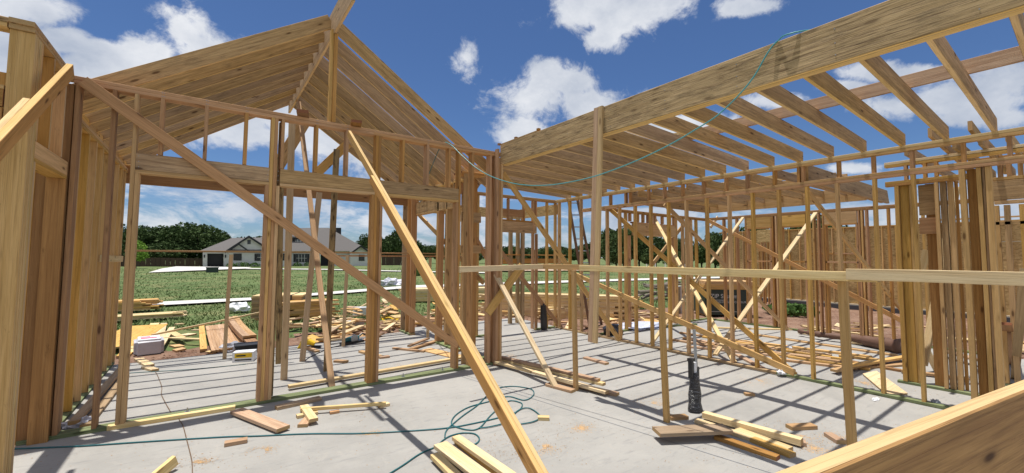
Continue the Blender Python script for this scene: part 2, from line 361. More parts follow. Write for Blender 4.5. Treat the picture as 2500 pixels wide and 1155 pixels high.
# ground: one sheet to the horizon, gently uneven, finer near the slab
def ground_h(x, y):
    d = max(0, math.hypot(x-5, y-4)-13); k = min(1, d/12)
    return -.27 + .10*k*(noise.noise(V((x*.13, y*.13, 0)))) + .02*noise.noise(V((x*.9, y*.9, 3)))
vs, fs = [], []
xs = sorted(set([-1500, -700, -350, -180]+[-100+i*8 for i in range(9)]+[-30+i*1.3 for i in range(66)]+[58+i*9 for i in range(9)]+[160, 260, 450, 800, 1800]))
ys = sorted(set([-900, -300, -100, -40, -20]+[-8+i*1.2 for i in range(42)]+[43+i*6 for i in range(14)]+[140, 200, 320, 600, 1200, 2500]))
for y in ys:
    for x in xs:
        z = ground_h(x, y)
        if -3.5 < x < 13.5 and -8 < y < 11: z = min(z, -.25)
        vs.append((x, y, z))
nx = len(xs)
for j in range(len(ys)-1):
    for i in range(nx-1): fs.append((j*nx+i, j*nx+i+1, (j+1)*nx+i+1, (j+1)*nx+i))
me = bpy.data.meshes.new('ground'); me.from_pydata(vs, [], fs)
g = link('ground', me, GRASS); tag(g, kind='structure')
for p in me.polygons: p.use_smooth = True
# bare reddish soil round the slab, ragged edge
def ring(cx, cy, rx, ry, n, jit, seed):
    rn = random.Random(seed); return [(cx+math.cos(a)*rx*(1+rn.uniform(-jit, jit)), cy+math.sin(a)*ry*(1+rn.uniform(-jit, jit))) for a in [i*2*math.pi/n for i in range(n)]]
soil_poly = [(-6, -8), (27, -8), (27, 12), (20, 12.5), (17.4, 10.8), (15.8, 9.7), (14.2, 10.4), (12.6, 10.9), (10.8, 11.9), (9.6, 13.2), (8.2, 13.4), (7.0, 13.2), (5.6, 13.6), (4.4, 13.1), (3.4, 12.3), (2.3, 12.0), (1.2, 11.5), (.2, 11.3), (-.7, 11.5), (-1.7, 11.2), (-3, 11.6), (-6, 11)]
vs = []; fs = []
def inpoly(x, y, P):
    r = False
    for i in range(len(P)):
        x1, y1 = P[i]; x2, y2 = P[i-1]
        if (y1 > y) != (y2 > y) and x < (x2-x1)*(y-y1)/(y2-y1)+x1: r = not r
    return r
st = .3; idx = {}
def sv(i, j):
    if (i, j) not in idx:
        x, y = i*st, j*st; idx[(i, j)] = len(vs); hx = x+.12*noise.noise(V((x*3, y*3, 1))); hy = y+.12*noise.noise(V((x*3, y*3, 7)))
        vs.append((hx, hy, -.165+.05*noise.noise(V((x*1.7, y*1.7, 2)))+.03*noise.noise(V((x*5, y*5, 4)))))
    return idx[(i, j)]
for i in range(-20, 90):
    for j in range(-27, 46):
        x, y = (i+.5)*st, (j+.5)*st
        if inpoly(x+.5*noise.noise(V((x, y, 0))), y+.5*noise.noise(V((x, y, 5))), soil_poly): fs.append((sv(i, j), sv(i+1, j), sv(i+1, j+1), sv(i, j+1)))
me = bpy.data.meshes.new('soil'); me.from_pydata(vs, [], fs); so_ = link('soil', me, SOIL); tag(so_, kind='structure')
for p in me.polygons: p.use_smooth = True
slab_poly = [(-1.42, -4), (13.2, -4), (12.35, 1.2), (12.4, 7.15), (9.1, 7.15), (9.1, 8.15), (7.62, 8.5), (7.7, 10.55), (4.25, 10.4), (3.84, 10.25), (3.82, 9.98), (1.95, 9.80), (1.39, 9.62), (-1.42, 9.70)]
slab_poly = [(-6, -4), (12.45, -4), (12.45, 7.15), (7.62, 7.15), (7.62, 10.45), (4.2, 10.45), (4.2, 10.2), (3.85, 10.0), (1.7, 9.72), (-1.42, 9.66), (-1.42, 5), (-6, 5)]
slab = MB().prism(slab_poly, -.4, 0).build('concrete_slab', CONC); tag(slab, kind='structure')
# chalk line snapped on the slab
a, b = fl(1250, 958), fl(1875, 1153); mb = MB(); a = a+(a-b)*.35; b = b+(b-a)*.25
n_ = V((b.y-a.y, a.x-b.x, 0)).normalized()*.0045; mb.quad([tuple((p+q)+V((0, 0, .003))) for p, q in ((a, n_), (b, n_), (b, -n_), (a, -n_))])
tag(mb.build('chalk_line', plain('chalk_line', (.22, .23, .25), .9)), 'thin straight blue grey chalk line snapped across the bare slab', 'chalk line')
# pavement strips
def strip(name, pts, z, mat, par=None):
    mb = MB(); n = len(pts)//2; L_ = pts[:n]; R2 = pts[n:]
    for i in range(n-1): mb.quad([(*L_[i], z), (*L_[i+1], z), (*R2[i+1], z), (*R2[i], z)])
    return tag(mb.build(name, mat), kind='structure')
ZG = -.21
def g2(px, py): q = fl(px, py, ZG); return (q.x, q.y)
near = [g2(180, 757), g2(375, 748), g2(640, 733), g2(1000, 704), g2(1400, 690), g2(1700, 681), g2(2100, 674)]
far = [g2(180, 747), g2(375, 739), g2(640, 727), g2(1000, 698), g2(1400, 685), g2(1700, 677), g2(2100, 671)]
strip('path', near+far, ZG+.035, CONC2)
# driveway and far kerb path
dp = [fl(x, y, -.2) for x, y in ((362, 667), (470, 662), (600, 657), (615, 653.5), (430, 651.5), (395, 657))]
mb = MB(); mb.quad([(p.x, p.y, -.12) for p in dp]); tag(mb.build('driveway', CONC2), kind='structure')
a = [g2(x, y) for x, y in ((600, 657.5), (800, 659.5), (1010, 664.5), (1200, 668))]; b = [g2(x, y) for x, y in ((600, 655.6), (800, 657.6), (1010, 662.6), (1200, 665.8))]
strip('far_path', a+b, ZG+.06, CONC2)
# tan building pad across the field
pd = [g2(1215, 663), g2(1650, 662), g2(1700, 656), g2(1230, 650)]
mb = MB(); mb.quad([(p[0], p[1], -.1) for p in pd]); tag(mb.build('gravel_pad', PADM), kind='structure')

# ---- grass blades over the part of the field one can see
def blades(name, n, seed):
    rn = random.Random(seed); v = []; f = []
    for _ in range(n):
        px = rn.uniform(240, 2000); py = 655 + 150*rn.random()**1.35
        p = fl(px, py, -.25)
        if p.y < 0 or inpoly(p.x, p.y, soil_poly) and rn.random() < .985: continue
        if inpoly(p.x, p.y, slab_poly): continue
        q = near+far[::-1]
        if inpoly(p.x, p.y, q): continue
        h = rn.uniform(.03, .12)*(1+.5*noise.noise(V((p.x*.3, p.y*.3, 9)))); sc = 1+min(2.2, p.length/28)
        z0 = ground_h(p.x, p.y)-.02; a = rn.uniform(0, 6.28); wdt = .014*sc*rn.uniform(.7, 1.5); lx, ly = rn.uniform(-.12, .12), rn.uniform(-.12, .12)
        k = len(v); v += [(p.x-math.cos(a)*wdt, p.y-math.sin(a)*wdt, z0), (p.x+math.cos(a)*wdt, p.y+math.sin(a)*wdt, z0), (p.x+lx, p.y+ly, z0+h*1.15)]; f.append((k, k+1, k+2))
    me = bpy.data.meshes.new(name); me.from_pydata(v, [], f); o = link(name, me, BLADE); tag(o, 'unmown green grass of the open field behind the framing', 'grass', kind='stuff')
blades('grass', 60000, 3)

# ---- trees
def crown_mesh(name, seed, lobes, n, leaf=.30):
    rn = random.Random(seed); v = []; f = []
    tot = sum(l[3]*l[4]*l[5] for l in lobes)
    for (cx, cy, cz, rx, ry, rz) in lobes:
        for _ in range(int(n*rx*ry*rz/tot)):
            while 1:
                p = V((rn.uniform(-1, 1), rn.uniform(-1, 1), rn.uniform(-1, 1)))
                if p.length < 1: break
            p = p.normalized()*(p.length**.45); nz = noise.noise(V((p.x*2.2+seed, p.y*2.2, p.z*2.2)))
            if nz < -.22 and rn.random() < .75: continue
            q = V((cx+p.x*rx*(1+.25*nz), cy+p.y*ry*(1+.25*nz), cz+p.z*rz*(1+.25*nz)))
            a = V((rn.gauss(0, 1), rn.gauss(0, 1), rn.gauss(0, .6))).normalized(); b = a.orthogonal().normalized(); c = a.cross(b); t = rn.uniform(0, 6.28)
            b, c = b*math.cos(t)+c*math.sin(t), c*math.cos(t)-b*math.sin(t); s1 = leaf*rn.uniform(.5, 1.25); s2 = s1*rn.uniform(.45, .8)
            k = len(v); v += [tuple(q+b*s1), tuple(q+c*s2), tuple(q-b*s1), tuple(q-c*s2)]; f.append((k, k+1, k+2, k+3))
    me = bpy.data.meshes.new(name); me.from_pydata(v, [], f); return me
def lobes(seed, R, H, n=9):
    rn = random.Random(seed); out = [(0, 0, H*.55, R*.62, R*.62, H*.36)]
    for i in range(n):
        a = i*6.28/n+rn.uniform(-.3, .3); d = R*rn.uniform(.42, .62); z = H*rn.uniform(.36, .8)
        out.append((math.cos(a)*d, math.sin(a)*d, z, R*rn.uniform(.3, .42), R*rn.uniform(.3, .42), H*rn.uniform(.13, .2)))
    out.append((R*.1, 0, H*.84, R*.34, R*.34, H*.14)); return out
def trunk_mesh(name, seed, R, H):
    rn = random.Random(seed); mb = MB(); mb.tube([(0, 0, -.4), (.05, .03, H*.15), (-.04, .06, H*.3), (.03, 0, H*.5)], [R*.075, R*.06, R*.05, R*.03], 7)
    for i in range(7):
        a = i*6.28/7+rn.uniform(-.4, .4); r = R*rn.uniform(.4, .65); z = H*rn.uniform(.5, .78)
        mb.tube([(0, 0, H*.22), (math.cos(a)*r*.5, math.sin(a)*r*.5, (H*.25+z)/2), (math.cos(a)*r, math.sin(a)*r, z)], [R*.035, R*.022, R*.008], 5)
    me = bpy.data.meshes.new(name); me.from_pydata(mb.v, [], mb.f); return me
TR = []
for s_ in range(4):
    H = 9; R = [5.2, 4.4, 6, 3.6][s_]; cm = crown_mesh('crown', 40+s_, lobes(s_, R, H, 8+s_), 7500, .26); tm = trunk_mesh('trunk', s_, R, H); cm.materials.append(LEAF); tm.materials.append(BARK); TR.append((cm, tm))
def tree(px, topy, dist, kind, label, group=None, wx=1.0, base=-.3, name='oak_tree'):
    "a tree at the given distance whose top reaches the photographed height"
    d = ray(px, topy); d = d/math.hypot(d.x, d.y); top = CAM + d*dist
    h = top.z-base; s = h/9.0; r = thing(name, (top.x, top.y, base), label, 'tree', group)
    for me, nm in zip(TR[kind], ('crown', 'trunk')):
        o = bpy.data.objects.new(nm, me); COL.objects.link(o); o.parent = r
    r.scale = (s*wx, s*wx, s); r.rotation_euler = (0, 0, (px*1.7) % 6.28); return r
GL = 'oaks of the wood left of the white house'; GR = 'oaks of the far wood line behind the lot'
LT = [(215, 562, 118, 0, 1.2), (262, 553, 112, 1, 1.2), (300, 546, 108, 2, 1.1), (352, 560, 116, 0, 1.2), (398, 549, 110, 1, 1.3), (440, 541, 108, 2, 1.2), (492, 547, 112, 0, 1.1), (535, 561, 118, 1, 1.3), (588, 577, 122, 2, 1.3), (632, 575, 124, 0, 1.3),
      (330, 590, 104, 3, 1.7), (415, 588, 102, 3, 1.9), (470, 588, 106, 2, 1.6), (380, 592, 100, 0, 1.5), (280, 590, 102, 1, 1.6)]
ORD = ['leftmost', 'second', 'third', 'fourth', 'fifth', 'sixth', 'seventh', 'eighth', 'ninth', 'tenth', 'eleventh', 'twelfth', 'thirteenth', 'fourteenth', 'fifteenth', 'sixteenth', 'seventeenth', 'eighteenth', 'nineteenth', 'twentieth']
def nth(i):
    if i < 20: return ORD[i]
    return 'leftmost' if i == 0 else {2: 'twenty', 3: 'thirty', 4: 'forty'}[(i+1)//10] + ('-'+['first', 'second', 'third', 'fourth', 'fifth', 'sixth', 'seventh', 'eighth', 'ninth'][(i+1) % 10-1] if (i+1) % 10 else 'th')
for i, (x, y, d, k, wx) in enumerate(sorted(LT)): tree(x, y, d, k, '%s dense dark oak%s of the wood left of the white house' % (nth(i), '' if i == 0 else ' from the left'), GL, wx)
RT = [(872, 596, 124, 1, 1.1), (895, 578, 118, 0, .9), (918, 567, 116, 2, .85), (952, 572, 120, 1, 1.0), (975, 556, 112, 0, .9), (1010, 582, 122, 3, 1.4), (1035, 596, 128, 2, 1.3), (1075, 600, 130, 0, 1.6), (1120, 597, 132, 1, 1.6),
      (1165, 600, 130, 2, 1.5), (1210, 601, 134, 0, 1.6), (1245, 598, 128, 3, 1.8), (1290, 603, 134, 1, 1.6), (1330, 601, 130, 2, 1.5), (1375, 601, 128, 0, 1.6), (1415, 598, 126, 1, 1.5), (1450, 590, 120, 3, 1.6),
      (1487, 556, 92, 0, .95), (1522, 548, 88, 2, .85), (1560, 562, 92, 1, 1.0), (1600, 572, 96, 0, 1.1), (1640, 580, 100, 2, 1.1), (1676, 598, 104, 3, 1.5), (1712, 590, 98, 1, 1.2), (1745, 570, 90, 0, .95), (1775, 562, 84, 2, .85),
      (1812, 552, 80, 1, .9), (1850, 545, 78, 0, .85), (1895, 556, 82, 2, 1.0), (1950, 541, 76, 1, .9), (2000, 520, 72, 0, .8), (2048, 540, 78, 2, .9), (2100, 560, 84, 1, 1.1), (2165, 572, 90, 0, 1.1), (2260, 575, 92, 2, 1.2),
      (1505, 600, 84, 3, 1.7), (1585, 605, 86, 3, 1.8), (1660, 612, 90, 2, 1.6), (1760, 600, 80, 3, 1.6), (1830, 600, 74, 2, 1.4), (1925, 598, 74, 3, 1.6)]
for i, (x, y, d, k, wx) in enumerate(sorted(RT)): tree(x, y, d, k, '%s oak%s in the wood line beyond the framed rooms' % (nth(i), '' if i == 0 else ' from the left'), GR, wx)
# small bright young tree and shrubs
cm = crown_mesh('crown', 77, [(0, 0, 2.1, .95, .95, 1.2), (.3, .2, 1.5, .8, .8, .7), (-.3, 0, 2.9, .5, .5, .6)], 1500, .13)
p = pt('y', 84, 332, 650); r = thing('young_tree', (p.x, p.y, -.25), 'small bright yellow green young tree in front of the dark fence', 'tree')
link('crown', cm, LEAF2, r, r.location); q = MB().tube([(p.x, p.y, -.3), (p.x, p.y, .9), (p.x+.03, p.y, 2)], [.06, .05, .02], 6).build('trunk', BARK, r, r.location); r.scale = (1.25,)*3
def shrub(px, py, z, R, H, label, seed, mat=LEAF3, leaf=.1, n=900, group=None):
    p = fl(px, py, z); m_ = crown_mesh('shrub', seed, [(0, 0, H*.45, R, R, H*.5), (R*.5, 0, H*.35, R*.6, R*.6, H*.35), (-R*.5, .1, H*.4, R*.6, R*.6, H*.4)], n, leaf)
    o = link('shrub', m_, mat, None, (p.x, p.y, z)); tag(o, label, 'shrub', group)
shrub(1930, 768, -.15, .8, .38, 'low spiky green weed clump on the soil by the sheathed wall', 5, LEAF3, .09, 1500)
shrub(1010, 672, -.2, 1.2, 1.2, 'round green bush near the white house path', 6, LEAF3, .16)

# ================================================================ FAR WHITE HOUSE
HY = 90.0
def hx(px, py, y=HY): return pt('y', y, px, py)
def hpoly(mb, pts, y, dy, mi=0): mb.extrude([hx(a_, b_, y) for a_, b_ in pts], (0, dy, 0), mi)
H0 = hx(690, 652); hs = thing('ranch_house', (H0.x, HY, -.3), 'long white brick ranch house with grey hipped roof across the field', 'house')
def hpart(name, polys, y, dy, mat, par=None):
    mb = MB()
    for P in polys: hpoly(mb, P, y, dy)
    return mb.build(name, mat, par or hs, hs.location if not par else hs.location) if not par else sub(mb, name, mat, par)
def sub(mb, name, mat, par):
    lv = par.matrix_basis.translation + (par.parent.location if par.parent else V((0, 0, 0)))
    me = bpy.data.meshes.new(name); me.from_pydata([tuple(V(v)-lv) for v in mb.v], [], mb.f); me.update()
    o = bpy.data.objects.new(name, me); COL.objects.link(o); me.materials.append(mat); o.parent = par; o.matrix_parent_inverse = Matrix.Identity(4)
    bm = bmesh.new(); bm.from_mesh(me); bmesh.ops.recalc_face_normals(bm, faces=bm.faces); bm.to_mesh(me); bm.free(); return o
hpart('garage_wall', [[(495, 612), (506, 612), (506, 653), (495, 653)], [(546, 612), (700, 612), (700, 654), (546, 654)], [(506, 612), (546, 612), (546, 619), (506, 619)], [(553, 612), (608, 577), (660, 612)]], HY, 9, WHITEP)
hpart('main_wall', [[(700, 612), (782, 612), (782, 655), (700, 655)], [(809, 612), (857, 612), (857, 655), (809, 655)], [(782, 612), (809, 612), (809, 620), (782, 620)]], HY+2.5, 10, WHITEP)
hpart('wing_wall', [[(857, 612), (897, 612), (897, 656), (857, 656)], [(866, 612), (881, 601), (897, 612)]], HY+.6, 9, WHITEP)
def roofpart(name, front, backpts, mat=ROOFM):
    mb = MB(); n = len(front); mb.quad(front)
    for b_ in backpts: mb.quad(b_)
    return mb.build(name, mat, hs, hs.location)
E0, E1 = hx(488, 612, HY-.6), hx(700, 613, HY-.6)
def up_(px, py, y): return pt('y', y, px, py)
a, b = up_(566, 581, HY+6), up_(640, 580, HY+6); c, d = E0+V((0, 14, 0)), E1+V((0, 14, 0))
roofpart('garage_roof', [E0, E1, b, a], [[c, a, b, d], [E0, a, c], [E1, d, b]])
F0, F1 = hx(588, 613, HY+1.6), hx(905, 613, HY+1.6); a, b = up_(676, 557, HY+9), up_(802, 556, HY+9); c, d = F0+V((0, 15, 0)), F1+V((0, 15, 0))
roofpart('main_roof', [F0, F1, b, a], [[c, a, b, d], [F0, a, c], [F1, d, b]])
for (ax, ay), lft, rgt, y0, dep in (((608, 575), (549, 613), (666, 613), HY-.5, 7), ((881, 598.5), (861, 613), (902, 613), HY, 5)):
    A_, B_, C_ = hx(ax, ay, y0), hx(*lft, y0), hx(*rgt, y0); dv = V((0, dep, 0)); th = V((0, 0, -.25)); mb = MB()
    mb.extrude([A_, B_, B_+th, A_+th], dv); mb.extrude([A_, C_, C_+th, A_+th], dv); mb.build('roof_wing', ROOFM, hs, hs.location)
    mb = MB(); e = V((0, -.08, 0)); mb.extrude([A_+e, B_+e, B_+th*1.6+e, A_+th*1.6+e], (0, .07, 0)); mb.extrude([A_+e, C_+e, C_+th*1.6+e, A_+th*1.6+e], (0, .07, 0)); mb.build('gable_trim', TRIM, hs, hs.location)
mb = MB(); A_, B_, C_ = hx(583, 594, HY-.7), hx(555, 613, HY-.7), hx(610, 613, HY-.7)
for q in (B_, C_): mb.extrude([A_, q, q+V((0, 0, -.3)), A_+V((0, 0, -.3))], (0, .2, 0))
mb.build('porch_gable_trim', TRIM, hs, hs.location)
def hwin(x0, y0, x1, y1, y, shutters=0, bars=0):
    f = MB(); hpoly(f, [(x0, y0), (x1, y0), (x1, y1), (x0, y1)], y-.06, .12); fr = f.build('window', TRIM, hs, hs.location)
    g_ = MB(); hpoly(g_, [(x0+1, y0+1), (x1-1, y0+1), (x1-1, y1-1), (x0+1, y1-1)], y-.09, .02)
    o = g_.build('pane', GLASS, None, (0, 0, 0)); o.parent = fr; o.location = -fr.location - hs.location
    if bars:
        g_ = MB(); [hpoly(g_, [(x, y0+1), (x+.9, y0+1), (x+.9, y1-1), (x, y1-1)], y-.12, .02) for x in [x0+(x1-x0)*k/bars for k in range(1, bars)]]
        ym = (y0+y1)/2; hpoly(g_, [(x0+1, ym), (x1-1, ym), (x1-1, ym+.8), (x0+1, ym+.8)], y-.125, .02)
        o = g_.build('glazing_bar', WHITEP, None, (0, 0, 0)); o.parent = fr; o.location = -fr.location - hs.location
    if shutters:
        for sx in (x0-5.5, x1+.5): s_ = MB(); hpoly(s_, [(sx, y0), (sx+5, y0), (sx+5, y1), (sx, y1)], y-.07, .06); s_.build('shutter', TRIM, hs, hs.location)
hwin(570, 619, 590, 636, HY); hwin(604, 586, 612, 596, HY); hwin(627, 619, 645, 637, HY, 1, 2); hwin(722, 620, 750, 640, HY+2.5, 1, 4); hwin(876, 622, 890, 637, HY+.6, 0, 0); hwin(680, 619, 695, 636, HY, 1)
mb = MB(); hpoly(mb, [(506, 619), (546, 619), (546, 652), (506, 652)], HY+3.5, .1); mb.build('garage_dark_backing', BLACK, hs, hs.location)  # black sheet stands in for the shade inside the open garage
mb = MB(); hpoly(mb, [(783, 620), (809, 620), (809, 654), (783, 654)], HY+4, .1); mb.build('entry_door', TRIM, hs, hs.location)
# dormer
mb = MB(); hpoly(mb, [(713, 579), (762, 579), (762, 603), (713, 603)], HY+4.4, 3.5); dm = mb.build('dormer', TRIM, hs, hs.location)
mb = MB(); hpoly(mb, [(710, 581), (765, 581), (762, 577.5), (713, 577.5)], HY+4.1, 4); mb.build('dormer_roof', ROOFM, hs, hs.location)
hwin(719, 583, 756, 594, HY+4.3, 0, 5)
mb = MB(); hpoly(mb, [(822, 556), (833, 556), (833, 582), (822, 582)], HY+8, 1.2); mb.build('chimney', TRIM, hs, hs.location)
for x in (497.5, 549): mb = MB(); hpoly(mb, [(x, 622), (x+3, 622), (x+3, 629), (x, 629)], HY-.25, .2); mb.build('wall_lantern', TRIM, hs, hs.location)
# things by the house
mb = MB(); [mb.extrude([hx(x, 626+k*.2, 96), hx(x+11.4, 626+k*.2, 96), hx(x+11.4, 658, 96), hx(x, 658, 96)], (0, .06, 0)) for k, x in enumerate(range(200, 494, 12))]
f1 = mb.build('wooden_fence', FENCE); tag(f1, 'long dark cedar fence left of the white house under the trees', 'fence')
mb = MB(); [mb.extrude([hx(x, 622, 95), hx(x+9.5, 622, 95), hx(x+9.5, 655, 95), hx(x, 655, 95)], (0, .06, 0)) for x in range(932, 1012, 10)]
f1 = mb.build('wooden_fence', FENCE); tag(f1, 'short dark cedar fence to the right of the white house', 'fence')
q = fl(518, 664, -.2); ub = MB().box((q.x-.6, q.y, -.3), (q.x+.6, q.y+.7, .28)).box((q.x-.65, q.y-.05, .28), (q.x+.65, q.y+.75, .36)).build('utility_box', DGREEN, None, (q.x, q.y, -.3))
tag(ub, 'low dark green utility box on the grass before the white driveway', 'utility box')
rn = random.Random(2)
for k in range(7):
    px = 560+k*22+rn.uniform(-5, 5) if k < 4 else 700+(k-4)*26
    p = hx(px, 650, HY-1.2 if k < 4 else HY+1.5); mm = crown_mesh('bush', 90+k, [(0, 0, .3, .8, .5, .5)], 260, .13); o = link('bush', mm, LEAF3, None, (p.x, p.y, -.3)); tag(o, '%s low green foundation bush%s along the white house wall' % (nth(k), ' from the left' if k else ''), 'bush', 'bushes along the white house')
# parked white vehicle roof seen between the studs
# ================================================================ FRAMING
A = 6.13; AD = .14            # wall A: front face and depth
LX = -1.2                      # left wall inner face
XC = 7.43                      # wall C inner face
def X_at(px, py, y): return pt('y', y, px, py).x
def Y_at(px, py, x): return pt('x', x, px, py).y

# ---- wall A: the opening wall in front of the gable room
wa = thing('stud_wall', (1.4, A, 0), 'brown stud wall frame with a wide open header below the gabled roof frame', 'wall frame')
alongx('sole_plate', -1.42, 4.2, A, 0, AD, .038, W_GREEN, wa)
alongx('top_plate', -1.2, 1.9, A, 3.61, AD, .038, W_FIR, wa); alongx('top_plate', 1.9, 4.14, A, 3.61, AD, .038, W_FIR, wa)
alongx('top_plate', -1.3, .75, A-.002, 3.65, AD, .038, W_FIR, wa); alongx('top_plate', .75, 4.16, A-.002, 3.65, AD, .038, W_FIR, wa)
def st(x, z0=.04, z1=3.608, mat=None, dx=.038, par=wa, nm='stud', dy=AD, y=A): return upright(nm, x, y, z0, z1, dx, dy, mat or W_FIR, par)
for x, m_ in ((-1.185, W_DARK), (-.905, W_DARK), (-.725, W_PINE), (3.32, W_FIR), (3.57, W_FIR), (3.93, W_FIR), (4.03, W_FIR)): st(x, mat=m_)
st(-.685, z1=2.73, mat=W_PINE, nm='jack_stud'); st(3.278, z1=2.73, mat=W_FIR, nm='jack_stud')
for x, z, m_, n_ in ((.556, 2.73, W_FIR, 'jack_stud'), (.596, 3.608, W_PINE, 'stud'), (.636, 3.608, W_FIR, 'stud'), (.676, 2.73, W_PINE, 'jack_stud')): st(x, z1=z, mat=m_, nm=n_)
upright('packer', .70, A+.142, .04, 3.6, .05, .05, W_OLD, wa)
for x, z, m_, n_ in ((1.90, 2.73, W_FIR, 'jack_stud'), (1.94, 3.608, W_FIR, 'stud'), (1.98, 3.608, W_DARK, 'stud'), (2.02, 2.73, W_FIR, 'jack_stud')): st(x, z1=z, mat=m_, nm=n_)
for a, b in ((-.685, .594), (.716, 1.938), (2.022, 3.318)):
    alongx('header', a, b, A+.004, 2.77, .038, .185, W_BEAM, wa, ch=.004); alongx('header', a, b, A+.08, 2.77, .038, .185, W_BEAM, wa)
    alongx('header_plate', a, b, A, 2.732, AD, .036, W_PINE, wa)
for x in (-.485, -.079, .324, .73, 1.135, 1.535, 2.36, 2.763, 3.15): st(x-.019, 2.958, 3.608, W_FIR, nm='cripple')
# board lying against and on the sole plate
bd('loose_board', fl(262, 1050)+V((0, 0, .022)), fl(574, 999)+V((0, 0, .022)), .045, .07, Z_, W_FRESH, label='long pale board lying along the sole plate under the left opening', cat='board')

# blocks on the plate, ridge prop
for px, py, y0, lb in ((752, 277, 6.0, 'short brown block lying on the top plate left of the leaning brace head'), (882, 303, 6.0, 'short brown block lying on the top plate right of the leaning brace head')):
    p = pt('y', 5.98, px, py); bd('wood_block', (p.x-.07, 5.96, 3.71), (p.x+.01, 6.34, 3.71), .04, .14, Z_, W_DARK, label=lb, cat='block')
# two long braces
bt = pt('y', 6.03, 852, 326); q1 = vplane(bt, (1.68, 3.36, 0), 1318, 1150); bb = bt + (q1-bt)*(bt.z/(bt.z-q1.z))
lb = thing('leaning_brace', tuple(bb), 'long brace with a sunlit upper edge leaning from the top plate into the foreground', 'brace')
bd('brace_board', bt, bb, .089, .038, Z_, W_PINE, lb, edge=W_EDGE)
q0 = bt.lerp(bb, .22); bd('brace_board', q0+V((-.039, 0, 0)), bb+V((-.039, 0, 0)), .089, .038, Z_, W_FIR, lb, edge=W_EDGE)
rb = bd('diagonal_brace', pt('y', 6.09, 203, 193)+V((0, 0, -.02)), pt('y', 6.09, 1117, 843), .115, .038, Z_, W_FIR, label='long reddish brown diagonal brace nailed across the front of the opening wall', cat='brace')

# ---- left wall (closet side) with doorway, and the taller corner
lw = thing('stud_wall', (LX, 5.6, 0), 'tan stud wall frame at the left edge with a small header over its doorway', 'wall frame')
alongy('top_plate', 4.92, 6.12, LX-.142, 3.612, .142, .038, W_PINE, lw); alongy('top_plate', 4.90, 6.12, LX-.14, 3.652, .142, .038, W_PINE, lw)
for y, m_ in ((4.94, W_PINE), (4.98, W_PINE), (5.03, W_PINE), (5.08, W_FRESH)): upright('stud', LX-.14, y, 0, 3.608, .14, .037, m_, lw, edge=W_EDGE)
upright('jack_stud', LX-.14, 5.12, 0, 2.63, .14, .037, W_PALE, lw, edge=W_PALE); upright('jack_stud', LX-.13, 5.16, 0, 2.60, .125, .03, W_PINE, lw, edge=W_EDGE)
upright('trimmer', LX-.19, 4.93, 0, 2.97, .045, .12, W_DARK, lw)
alongy('header', 5.118, 6.12, LX-.038, 2.635, .038, .14, W_PINE, lw); alongy('header', 5.118, 6.12, LX-.14, 2.635, .038, .14, W_PINE, lw); alongy('header_plate', 5.118, 6.12, LX-.14, 2.60, .14, .035, W_PINE, lw)
for y in (5.46, 5.86): upright('cripple', LX-.14, y, 2.78, 3.608, .14, .038, W_FIR, lw, edge=W_PALE)
upright('cripple', LX-.14, 5.118, 2.78, 3.608, .14, .038, W_PINE, lw)
upright('jack_stud', LX-.14, 6.085, 0, 2.598, .14, .037, W_DARK, lw)
# the return wall left of it
rw = thing('stud_wall', (-2.3, 5.0, 0), 'stud wall frame running out of the left edge of the picture with sky behind it', 'wall frame')
alongx('top_plate', -3.6, LX-.15, 4.92, 3.612, .14, .038, W_PINE, rw); alongx('top_plate', -3.6, LX-.145, 4.92, 3.652, .14, .038, W_PINE, rw)
alongx('header', -3.2, -1.345, 4.93, 2.98, .038, .14, W_DARK, rw); alongx('header_plate', -3.2, -1.345, 4.93, 3.12, .12, .03, W_PINE, rw)
for x in (-3.4, -3.0, -2.6, -2.2): upright('stud', x, 4.92, 0, 2.97, .038, .14, W_PINE, rw)
alongx('sole_plate', -3.6, -1.35, 4.92, 0, .14, .036, W_GREEN, rw)
# boards closing the far side of the doorway (continuation of wall A)
cw = thing('corner_post', (-1.32, 6.2, 0), 'wide dark brown corner studs seen through the left doorway', 'corner post')
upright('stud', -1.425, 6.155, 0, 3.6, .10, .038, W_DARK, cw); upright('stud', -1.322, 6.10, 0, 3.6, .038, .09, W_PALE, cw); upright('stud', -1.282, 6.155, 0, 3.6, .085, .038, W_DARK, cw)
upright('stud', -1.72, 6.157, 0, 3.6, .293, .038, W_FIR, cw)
bd('wall_brace', (-1.10, 5.62, 3.60), (-1.10, 3.0, 1.585), .13, .038, (0, -.3, 1), W_FIR, label='thick diagonal brace with a sunlit upper edge on the left corner', cat='brace') if 0 else None
bb_ = thing('wall_brace', (-1.13, 3.0, 1.6), 'steep thick brace with a sunlit top edge rising to the left corner of the frame', 'brace')
a1 = pt('x', -1.10, 172, 172); a0 = pt('x', -1.10, 0, 357); a0 = a1+(a0-a1)*1.7
bd('brace_board', a0, a1, .12, .045, (0, -1, 1), W_FIR, bb_, edge=W_EDGE); bd('brace_board', a0+V((-.044, 0, 0)), a1.lerp(a0, .34)+V((-.044, 0, 0)), .12, .04, (0, -1, 1), W_PINE, bb_, edge=W_EDGE)

